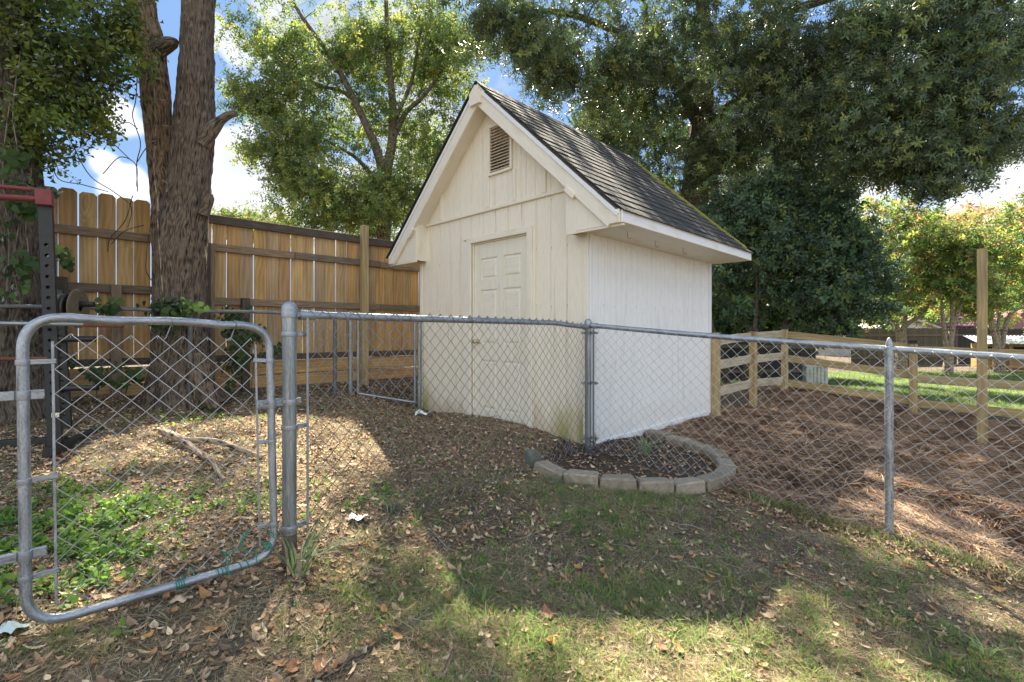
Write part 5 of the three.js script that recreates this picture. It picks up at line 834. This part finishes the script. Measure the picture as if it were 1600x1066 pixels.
  const grd = (px, d) => { const p = at(px, 520, d); p.y = gy(p.x, p.z); return p; };
  house('distant grey gabled house beyond the board fence', grd(1470, 42), -0.75, 7, 2.7, 9, 1.6, mat([0.32, 0.34, 0.4], { map: pm }), mat([0.3, 0.31, 0.36], { map: rep(gritMap, 3, 3) }));
  house('distant low house with maroon roof right of grey gable', grd(1528, 36), 0.35, 8, 2.0, 5, 1.0, mat([0.3, 0.12, 0.17], { map: pm }), mat([0.34, 0.13, 0.19], { map: rep(gritMap, 3, 3) }));
  house('distant pale roofed shed above the board fence at left', grd(1368, 32), 0.2, 5.0, 1.75, 4, 0.7, mat([0.6, 0.58, 0.52], { map: pm }), mat([0.62, 0.6, 0.56], { map: rep(gritMap, 3, 3) }), 'shed');
}

// ---------------------------------------------------------------- creepers and hanging vines
{
  const ivy = [0, 1].map(() => sprig(5, 0.085, 0.075, 0.14, 'oval', 0.4));
  const ivyC = [[0.035, 0.075, 0.02], [0.05, 0.1, 0.025], [0.07, 0.13, 0.03]];
  function creeper(label, strands, spots) {
    const o = thing('ivy_creeper', label, 'climbing plant', strands[0][0]);
    mesh('stem', local(o, mergeGeometries(strands.map((s) => tube(spline(s, s.length * 8), 0.005, 5, false)))), M.limbGrey, o);
    const it = []; for (const [c, rx, ry, n, sz] of spots) for (let k = 0; k < n; k++) it.push({ p: c.clone().add(V(gauss() * rx, gauss() * ry, gauss() * 0.06)), q: qDir(V(rr(-1, 1), rr(-0.4, 0.6), rr(0.2, 1))), s: rr(0.7, 1.2) * (sz || 1), c: pick(ivyC) });
    tag(scatter('leaves', ivy[0], LM.mid, it, o), null, null, null, 'stuff');
  }
  creeper('ivy over the chain link rail at the foot of twin trunks', [[at(250, 640, 4.75), at(262, 560, 4.85), at(270, 500, 4.85), at(268, 470, 4.9)], [at(305, 640, 4.8), at(300, 540, 4.85), at(315, 480, 4.9)]], [[at(280, 483, 4.82), 0.22, 0.07, 34, 0.9], [at(255, 505, 4.85), 0.12, 0.1, 10, 0.8], [at(175, 485, 4.5), 0.16, 0.04, 8, 0.8], [at(330, 650, 4.9), 0.12, 0.05, 14, 0.8]]);
  creeper('ivy climbing the dark old fence post right of twin trunks', [[at(366, 625, 5.55), at(362, 560, 5.55), at(370, 500, 5.55)], [at(392, 620, 5.6), at(396, 540, 5.6), at(382, 480, 5.55)]], [[at(368, 500, 5.5), 0.12, 0.16, 26, 0.9], [at(372, 560, 5.5), 0.1, 0.25, 30, 0.9], [at(400, 520, 5.6), 0.14, 0.14, 14, 0.8], [at(425, 555, 5.7), 0.16, 0.1, 8, 0.8]]);
  creeper('ivy at the bottom of the dog-eared picket fence', [[at(150, 620, 4.6), at(155, 580, 4.6), at(165, 560, 4.62)], [at(195, 620, 4.7), at(205, 580, 4.7)]], [[at(160, 585, 4.6), 0.16, 0.1, 14, 0.8], [at(200, 590, 4.7), 0.12, 0.12, 10, 0.8], [at(100, 400, 4.5), 0.04, 0.2, 9, 0.8], [at(86, 308, 3.6), 0.03, 0.05, 3, 0.7]]);
  creeper('ivy and dry vines on the dark oak trunk at left edge', [[at(30, 480, 3.95), at(22, 400, 3.95), at(38, 300, 3.96), at(20, 180, 3.97), at(32, 80, 3.98)], [at(8, 480, 3.95), at(14, 380, 3.95), at(4, 270, 3.96), at(16, 150, 3.97)], [at(46, 420, 4.0), at(40, 330, 4.0), at(50, 260, 4.0)]], [[at(40, 440, 3.95), 0.06, 0.25, 10, 0.9], [at(30, 300, 3.95), 0.08, 0.4, 14, 0.9], [at(42, 330, 3.97), 0.03, 0.12, 6, 1.0]]);
  const vn = thing('bare_vine', 'leafless thin vines hanging between oak and twin trunks', 'vine', at(170, 350, 4.6));
  const vl = [[[110, 215], [140, 275], [178, 300], [205, 325], [200, 355]], [[160, 270], [190, 245], [212, 255], [214, 290]], [[214, 110], [212, 160], [208, 180], [218, 225], [212, 255], [214, 300]], [[55, 290], [75, 240], [90, 280], [130, 290], [170, 300]], [[212, 255], [232, 230], [245, 226]], [[178, 198], [200, 190], [217, 200]], [[208, 305], [195, 345], [172, 375], [170, 395]], [[240, 330], [228, 400], [230, 430], [270, 470]], [[150, 200], [175, 225], [205, 250]], [[225, 350], [195, 360], [175, 380]]];
  mesh('strand', local(vn, mergeGeometries(vl.map((l, k) => tube(spline(l.map(([x, y], i) => at(x + rr(-2, 2), y + rr(-2, 2), 4.65 + 0.04 * k + 0.03 * i)), 24), 0.0045, 5, false)))), M.limb, vn);
  const tv = thing('bare_vine', 'pale dry vines clinging to the twin-trunk bark', 'vine', at(260, 330, 4.9));
  const tl = [[[234, 90], [240, 130], [242, 170], [243, 210], [240, 255], [244, 300], [248, 330]], [[243, 155], [262, 157]], [[240, 197], [252, 196], [268, 198]], [[236, 222], [246, 218]], [[246, 292], [252, 284], [262, 290], [260, 300]], [[255, 470], [250, 400], [246, 340], [247, 300]]];
  mesh('strand', local(tv, mergeGeometries(tl.map((l) => tube(spline(l.map(([x, y]) => at(x, y, x < 262 && y < 300 ? 5.07 : 4.93)), 20), 0.006, 5, false)))), M.limbPale, tv);
  // a low leafy twig hanging into the top of the picture
  const tw = thing('hanging_twig', 'leafy twig hanging down at the top centre', 'twig', at(1008, -30, 4.2));
  mesh('stem', local(tw, tube(spline([at(1002, -60, 4.2), at(1010, 10, 4.2), at(1020, 50, 4.22), at(1026, 90, 4.22)], 14), 0.003, 5)), M.limb, tw);
  const it = []; for (let k = 0; k < 9; k++) it.push({ p: at(1006 + rr(-8, 14), -20 + k * 8, 4.2), q: qDir(V(rr(-0.6, 0.6), -1, rr(-0.6, 0.6))), s: 0.8, c: pick([[0.06, 0.1, 0.03], [0.09, 0.13, 0.03]]) });
  tag(scatter('leaves', sprig(4, 0.1, 0.03, 0.1, 'long', 0.6), LM.mid, it, tw), null, null, null, 'stuff');
}

// ---------------------------------------------------------------- what lies and grows on the ground
{
  const UP = V(0, 1, 0);
  const nrm = (x, z) => V(gy(x - 0.03, z) - gy(x + 0.03, z), 0.06, gy(x, z - 0.03) - gy(x, z + 0.03)).normalize();
  const lay = (x, d, tilt, up = 0.004) => { const z = -d, n = nrm(x, z).add(V(gauss() * tilt, 0, gauss() * tilt)).normalize(); return { p: V(x, gy(x, z) + up, z), q: new THREE.Quaternion().setFromUnitVectors(UP, n).multiply(new THREE.Quaternion().setFromAxisAngle(UP, rr(0, 6.283))) }; };
  // the strip of ground within reach of the picture, denser nearby
  const spot = (d0, d1, k = 1) => { const u = rnd(), e = 2 - k * 0.9, d = Math.pow(lerp(Math.pow(d0, e), Math.pow(d1, e), u), 1 / e), x = rr(-1.22, 1.22) * d; return [x, d]; };
  const inShed = (x, d) => { const px = x - 0.71, pd = d - 4.5, a = px * 0.701 + pd * 0.713, b = -px * 0.713 - pd * -0.701; const w = -px * 0.713 + pd * 0.701; return a > 0.0 && a < 2.8 && w > 0.02 && w < 2.66; };
  const deadLeaf = (L, W, curl) => { const P = [], I = [], n = 4; for (let i = 0; i <= n; i++) { const t = i / n, w = W * Math.sin(Math.PI * Math.pow(t, 0.8)) * 0.5 + 0.001, y = curl * L * (Math.pow(t - 0.45, 2) * 2 - 0.1); P.push((t - 0.5) * L, y, 0, (t - 0.5) * L, y + w * 0.5, w, (t - 0.5) * L, y + w * 0.4, -w); } for (let i = 0; i < n; i++) { const a = i * 3, b = a + 3; I.push(a, b, a + 1, a + 1, b, b + 1, a, a + 2, b, a + 2, b + 2, b); } const g = new THREE.BufferGeometry(); g.setAttribute('position', new THREE.Float32BufferAttribute(P, 3)); g.setIndex(I); g.computeVertexNormals(); return g; };
  const dead = mat([1, 1, 1], { rough: 0.85, side: THREE.DoubleSide });
  const brown = [[0.35, 0.225, 0.13], [0.44, 0.3, 0.17], [0.26, 0.15, 0.08], [0.58, 0.43, 0.27], [0.4, 0.21, 0.095], [0.19, 0.125, 0.075], [0.56, 0.44, 0.28], [0.3, 0.21, 0.13], [0.25, 0.165, 0.1]];
  const kinds = [deadLeaf(0.06, 0.026, 0.5), deadLeaf(0.075, 0.016, 0.4), deadLeaf(0.05, 0.03, 0.9), deadLeaf(0.07, 0.036, 0.6)], lit = kinds.map(() => []);
  const leafAt = (x, d, up) => { const it = lay(x, d, 0.28, up); it.s = Math.pow(rnd(), 2.0) * 0.62 + 0.2; it.c = pick(brown).map(tone(0.75, 1.2)); lit[Math.floor(rnd() * 4)].push(it); };
  for (let k = 0; k < 210000; k++) { const [x, d] = spot(1.4, 9, 1); if (inShed(x, d)) continue; const c = cover(x, d); const q = c[0] * (x > -0.6 && d < 3.4 ? 0.85 : 1) * (0.35 + 1.1 * (fbm(x * 3, d * 3, 4, 2) + 0.35)) + (c[2] ? 0.035 : 0) + (c[3] ? 0.22 : 0); if (rnd() < q) leafAt(x, d, rr(0.001, 0.016)); }
  for (let k = 0; k < 1500; k++) { const t = rnd(), x = lerp(1.5, 3.6, t) + gauss() * 0.08, d = lerp(3.55, 2.0, t) + gauss() * 0.1; leafAt(x, d, rr(0, 0.025)); }
  for (let k = 0; k < 2500; k++) { const d = rr(15.5, 22), x = d * rr(0.45, 1.2); leafAt(x, d, 0.01); lit[0].length; }
  lit.forEach((l, i) => tag(scatter(numbered('leaf_litter'), kinds[i], dead, l), ['curled brown oak leaf litter over the yard soil', 'narrow brown willow oak leaf litter over the yard', 'small cupped dead leaves scattered over the yard', 'broad tan dead leaves scattered over the yard'][i], 'leaf litter', null, 'stuff'));
  // larger single leaves
  const big = [deadLeaf(0.1, 0.05, 0.7), deadLeaf(0.12, 0.055, 0.5), deadLeaf(0.085, 0.04, 0.6)], bigM = [[0.36, 0.19, 0.07], [0.44, 0.3, 0.18], [0.28, 0.13, 0.065], [0.48, 0.27, 0.06]].map((c) => mat(c, { rough: 0.8, side: THREE.DoubleSide }));
  for (const [px, py] of [[1035, 1018], [1062, 1022], [455, 1052], [500, 1048], [1200, 968], [905, 892], [940, 898], [745, 845], [705, 892], [855, 965], [290, 858], [330, 990], [230, 1000], [270, 962], [1145, 755], [1160, 770], [1240, 890], [600, 960], [620, 1000], [860, 1010], [1370, 905], [1420, 890], [1480, 900], [1520, 930], [1560, 925], [1390, 868], [540, 930], [700, 940], [790, 930], [1110, 905], [980, 960], [660, 1015], [400, 1000], [320, 935], [1190, 1045]]) {
    let d = 2; for (let k = 0; k < 30; k++) { const x = (px - CX) / F * d, h = EYE - gy(x, -d); d = lerp(d, h * F / (py - HY), 0.6); }
    const x = (px - CX) / F * d, it = lay(x, d, 0.3, 0.014), m = new THREE.Mesh(pick(big), pick(bigM)); m.name = 'fallen_leaf'; m.position.copy(it.p); m.quaternion.copy(it.q); m.scale.setScalar(rr(0.45, 0.8)); m.castShadow = m.receiveShadow = true; groundMesh.add(m);
  }
  // blades: a tuft of n thin blades
  const tuft = (n, h, w, lean, flat = 1) => { const P = [], I = [], Nn = []; for (let k = 0; k < n; k++) { const a = rr(0, 6.283), r = rr(0, 0.03), x0 = Math.cos(a) * r, z0 = Math.sin(a) * r, b = a + rr(-0.8, 0.8), H = h * rr(0.5, 1.1), l = lean * H * rr(0.4, 1.3), sx = -Math.sin(b) * w / 2, sz = Math.cos(b) * w / 2, i0 = P.length / 3; for (const [t, ww] of [[0, 1], [0.5, 0.85], [0.85, 0.5], [1, 0]]) { const X = x0 + Math.cos(b) * l * t * t, Z = z0 + Math.sin(b) * l * t * t, Y = H * flat * (t - 0.28 * lean * t * t); if (ww) { P.push(X - sx * ww, Y, Z - sz * ww, X + sx * ww, Y, Z + sz * ww); Nn.push(Math.cos(b) * -0.3, 1, Math.sin(b) * -0.3, Math.cos(b) * -0.3, 1, Math.sin(b) * -0.3); } else { P.push(X, Y, Z); Nn.push(0, 1, 0); } } I.push(i0, i0 + 1, i0 + 2, i0 + 1, i0 + 3, i0 + 2, i0 + 2, i0 + 3, i0 + 4, i0 + 3, i0 + 5, i0 + 4, i0 + 4, i0 + 5, i0 + 6); } const g = new THREE.BufferGeometry(); g.setAttribute('position', new THREE.Float32BufferAttribute(P, 3)); g.setAttribute('normal', new THREE.Float32BufferAttribute(Nn, 3)); g.setIndex(I); g.normalizeNormals(); return g; };
  const blade = leafM(0.35, 0.97, 0.4);
  const greens = [[0.14, 0.23, 0.05], [0.19, 0.28, 0.06], [0.1, 0.18, 0.045], [0.27, 0.32, 0.08]], straws = [[0.5, 0.41, 0.23], [0.42, 0.33, 0.18], [0.28, 0.21, 0.12], [0.6, 0.52, 0.32], [0.2, 0.15, 0.09]];
  const gk = [tuft(12, 0.045, 0.0022, 0.8), tuft(9, 0.06, 0.0028, 1.0), tuft(7, 0.075, 0.005, 1.1)], gi = gk.map(() => []), dk = [tuft(11, 0.055, 0.0018, 1.6, 0.4), tuft(8, 0.075, 0.0018, 1.8, 0.3)], di = dk.map(() => []);
  for (let k = 0; k < 230000; k++) {
    const [x, d] = spot(1.35, 6, 1); if (inShed(x, d)) continue; const c = cover(x, d); if (c[2] || c[3]) continue;
    const fine = c[1] * (0.35 + 1.3 * (fbm(x * 4, d * 4, 21, 2) + 0.3)); const u = rnd();
    if (u < fine * 0.34) { const it = lay(x, d, 0.2, -0.003); it.s = rr(0.6, 1.15); it.c = pick(greens).map(tone(0.8, 1.2)); gi[rnd() < 0.6 ? 0 : rnd() < 0.75 ? 1 : 2].push(it); }
    else if (u < fine * 0.34 + 0.16 + 0.5 * c[1]) { const it = lay(x, d, 0.25, -0.002); it.s = rr(0.6, 1.2); it.c = pick(straws).map(tone(0.7, 1.15)); di[Math.floor(rnd() * 2)].push(it); }
  }
  // grass along the right fence line and the tuft at the gate post
  for (let k = 0; k < 900; k++) { const t = rnd(), x = lerp(0.9, 3.4, t) + gauss() * 0.12, d = lerp(4.2, 2.3, t) - 0.05 + gauss() * 0.12; if (inPoly(x, d, BED) || t < 0.32) continue; const it = lay(x, d, 0.3, 0); it.s = rr(0.6, 1.4); it.c = pick(rnd() < 0.55 ? greens : straws); gi[1].push(it); }
  gi.forEach((l, i) => tag(scatter(numbered('grass'), gk[i], blade, l), ['fine short green grass in the foreground', 'longer green grass blades in the foreground', 'broad bladed grass tufts in the foreground'][i], 'grass', null, 'stuff'));
  di.forEach((l, i) => tag(scatter(numbered('dry_grass'), dk[i], blade, l), ['flattened dry straw coloured grass on the soil', 'long dead grass stems lying on the soil'][i], 'dry grass', null, 'stuff'));
  // lawn beyond the rail fence
  const li = []; for (let k = 0; k < 26000; k++) { const d = rr(7.5, 18.5), x = d * rr(0.4, 1.2), c = cover(x, d); if (c[4] > 0.25 && rnd() < c[4]) { const it = lay(x, d, 0.2); it.s = rr(1.2, 2.4); it.c = pick(greens).map(tone(0.9, 1.25)); li.push(it); } }
  tag(scatter('lawn_grass', gk[0], blade, li), 'green lawn beyond the timber rail fence', 'lawn', null, 'stuff');
  // pine straw
  const needles = (n, L, r) => { const P = [], I = []; for (let k = 0; k < n; k++) { const a = rr(-1.1, 1.1), x = rr(-0.04, 0.04), z = rr(-0.05, 0.05), l = L * rr(0.6, 1.1), i0 = P.length / 3, bend = rr(-0.2, 0.2); for (let i = 0; i <= 3; i++) { const t = i / 3, an = a + bend * t, X = x + Math.cos(an) * l * (t - 0.5), Z = z + Math.sin(an) * l * (t - 0.5), Y = 0.008 * Math.sin(t * 3.1 + k) + rr(0, 0.004); P.push(X, Y, Z - r, X, Y + r, Z + r); } for (let i = 0; i < 3; i++) { const q = i0 + i * 2; I.push(q, q + 1, q + 2, q + 1, q + 3, q + 2); } } const g = new THREE.BufferGeometry(); g.setAttribute('position', new THREE.Float32BufferAttribute(P, 3)); g.setIndex(I); g.computeVertexNormals(); return g; };
  const nk = [needles(9, 0.18, 0.0011), needles(6, 0.22, 0.0015)], ni = nk.map(() => []), red = [[0.37, 0.23, 0.135], [0.46, 0.3, 0.18], [0.24, 0.14, 0.078], [0.56, 0.39, 0.24], [0.17, 0.105, 0.065], [0.32, 0.22, 0.15]];
  for (let k = 0; k < 260000; k++) { const [x, d] = spot(1.6, 11, 0.8); const c = cover(x, d); if (!c[2]) continue; const it = lay(x, d, 0.3, rr(0, 0.022)); it.q.multiply(QA.setFromAxisAngle(UP, 0)); if (rnd() < 0.6) it.q = new THREE.Quaternion().setFromUnitVectors(UP, nrm(x, -d)).multiply(new THREE.Quaternion().setFromAxisAngle(UP, 5 * fbm(x * 1.3, d * 1.3, 33, 2) + gauss() * 0.4)); it.s = rr(0.7, 1.3); const pt = 1 + 0.55 * fbm(x * 2.2, d * 2.2, 17, 3); it.c = pick(red).map(tone(0.75 * pt, 1.2 * pt)); ni[k % 2].push(it); }
  ni.forEach((l, i) => tag(scatter(numbered('pine_straw'), nk[i], mat([1, 1, 1], { rough: 0.8, side: THREE.DoubleSide }), l), ['reddish brown pine straw mulch inside the rail fence', 'longer loose pine needles on top of the mulch'][i], 'pine straw', null, 'stuff'));
  // broadleaf weeds
  const weed = [sprig(7, 0.05, 0.032, 0.05, 'oval', 0.1), sprig(6, 0.06, 0.03, 0.07, 'oval', 0.1)], wi = weed.map(() => []);
  const wc = [[0.15, 0.28, 0.04], [0.19, 0.34, 0.05], [0.11, 0.22, 0.04], [0.24, 0.37, 0.06]];
  const patch = (x, d, rx, rd, n, s = 1) => { for (let k = 0; k < n; k++) { const X = x + gauss() * rx, D = d + gauss() * rd; if (inShed(X, D)) continue; const it = lay(X, D, 0.25, 0); if (n3(X * 4, D * 4, 8) < -0.2) continue; it.s = s * rr(0.4, 0.85); it.c = pick(wc).map(tone(0.85, 1.15)); wi[k % 2].push(it); } };
  patch(-2.35, 2.5, 0.5, 0.45, 560); patch(-2.0, 2.15, 0.42, 0.3, 360); patch(-2.6, 3.0, 0.3, 0.2, 70, 0.9); patch(-1.75, 2.95, 0.35, 0.3, 60, 0.8); patch(-1.4, 3.0, 0.3, 0.35, 30, 0.8); patch(-0.85, 3.1, 0.2, 0.25, 26); patch(-0.6, 3.6, 0.3, 0.3, 22, 0.8); patch(0.6, 2.6, 0.9, 0.5, 60, 0.6); patch(-3.0, 4.4, 0.5, 0.3, 30); patch(2.0, 2.6, 0.5, 0.3, 40, 0.6); patch(-0.4, 2.1, 0.7, 0.3, 40, 0.5); patch(0.2, 2.9, 0.9, 0.4, 70, 0.6); patch(1.5, 3.0, 0.5, 0.4, 50, 0.6);
  wi.forEach((l, i) => tag(scatter(numbered('weeds'), weed[i], LM.thin, l), ['low leafy green weeds behind and beside the gate', 'broad leaved weed seedlings across the bare soil'][i], 'weeds', null, 'stuff'));
  // clumps that stand out
  const clump = (name, label, cat, x, d, n, h, w, lean, cols, m = blade) => { const o = thing(name, label, cat, G(x, d)); for (let k = 0; k < n; k++) { const b = mesh('blade', tuft(1, h, w, lean), mat(pick(cols), { phys: true, transmission: 0.35, thickness: 0, rough: 0.97, side: THREE.DoubleSide }), o); b.rotation.y = rr(0, 6.28); b.position.set(gauss() * 0.03, 0, gauss() * 0.03); } return o; };
  clump('grass_clump', 'arching strap-leaved clump at the foot of the gate post', 'plant', -0.99, 2.25, 26, 0.26, 0.014, 1.1, [[0.1, 0.17, 0.05], [0.13, 0.2, 0.06], [0.3, 0.24, 0.13]]);
  clump('grass_clump', 'green grass clump on soil right of the gate post', 'plant', -0.72, 2.95, 24, 0.18, 0.008, 1.0, [[0.1, 0.17, 0.05], [0.12, 0.2, 0.05]]);
  clump('grass_clump', 'dark grass clump growing against the first edging block', 'plant', 0.33, 3.58, 22, 0.13, 0.006, 1.3, [[0.06, 0.11, 0.045], [0.08, 0.13, 0.05]]);
  clump('grass_clump', 'green grass clump at the bottom right corner', 'plant', 2.0, 2.05, 16, 0.13, 0.008, 0.9, [[0.12, 0.22, 0.05], [0.15, 0.25, 0.06]]);
  clump('bed_plant', 'bright green leafy plant inside the edged bed', 'plant', 1.2, 4.42, 15, 0.2, 0.032, 0.9, [[0.14, 0.3, 0.05], [0.2, 0.36, 0.08]]);
  const pur = thing('purple_plant', 'straggling dark purple plant in the bed by the shed corner', 'plant', G(0.78, 4.2));
  const pit = []; for (let k = 0; k < 12; k++) { const x = 0.75 + gauss() * 0.22, d = 4.2 + gauss() * 0.14; pit.push({ p: G(x, d, rr(0.0, 0.09)), q: qDir(V(rr(-1, 1), rr(0, 0.7), rr(-1, 1))), s: rr(0.6, 1.0), c: pick([[0.1, 0.09, 0.13], [0.12, 0.11, 0.16], [0.09, 0.08, 0.09]]) }); }
  scatter('leaves', sprig(5, 0.09, 0.02, 0.1, 'long', 0.2), LM.mid, pit, pur);
  mesh('stem', local(pur, mergeGeometries([0, 1, 2, 3, 4].map((k) => tube(spline([G(0.6 + k * 0.08, 4.2, 0.0), G(0.62 + k * 0.1, 4.2 - 0.05, 0.06), G(0.66 + k * 0.12, 4.12, 0.12 + 0.03 * k % 0.1)], 8), 0.003, 5, false)))), M.limb, pur);
  // bits of twig
  const tg = []; const twg = tube(spline([V(-0.09, 0, 0), V(-0.02, 0.008, 0.006), V(0.03, 0.004, -0.004), V(0.1, 0.002, 0.008)], 6), 0.0022, 5); for (let k = 0; k < 900; k++) { const [x, d] = spot(1.4, 7); const c = cover(x, d); if (inShed(x, d)) continue; const it = lay(x, d, 0.15, 0.006); it.s = rr(0.4, 1.2); it.c = pick([[0.22, 0.17, 0.12], [0.35, 0.3, 0.24], [0.14, 0.1, 0.07]]); tg.push(it); }
  tag(scatter('twigs', twg, mat([1, 1, 1], { rough: 0.9 }), tg), 'small dry twigs scattered over the ground', 'twigs', null, 'stuff');
}
renderer.render(scene, camera);
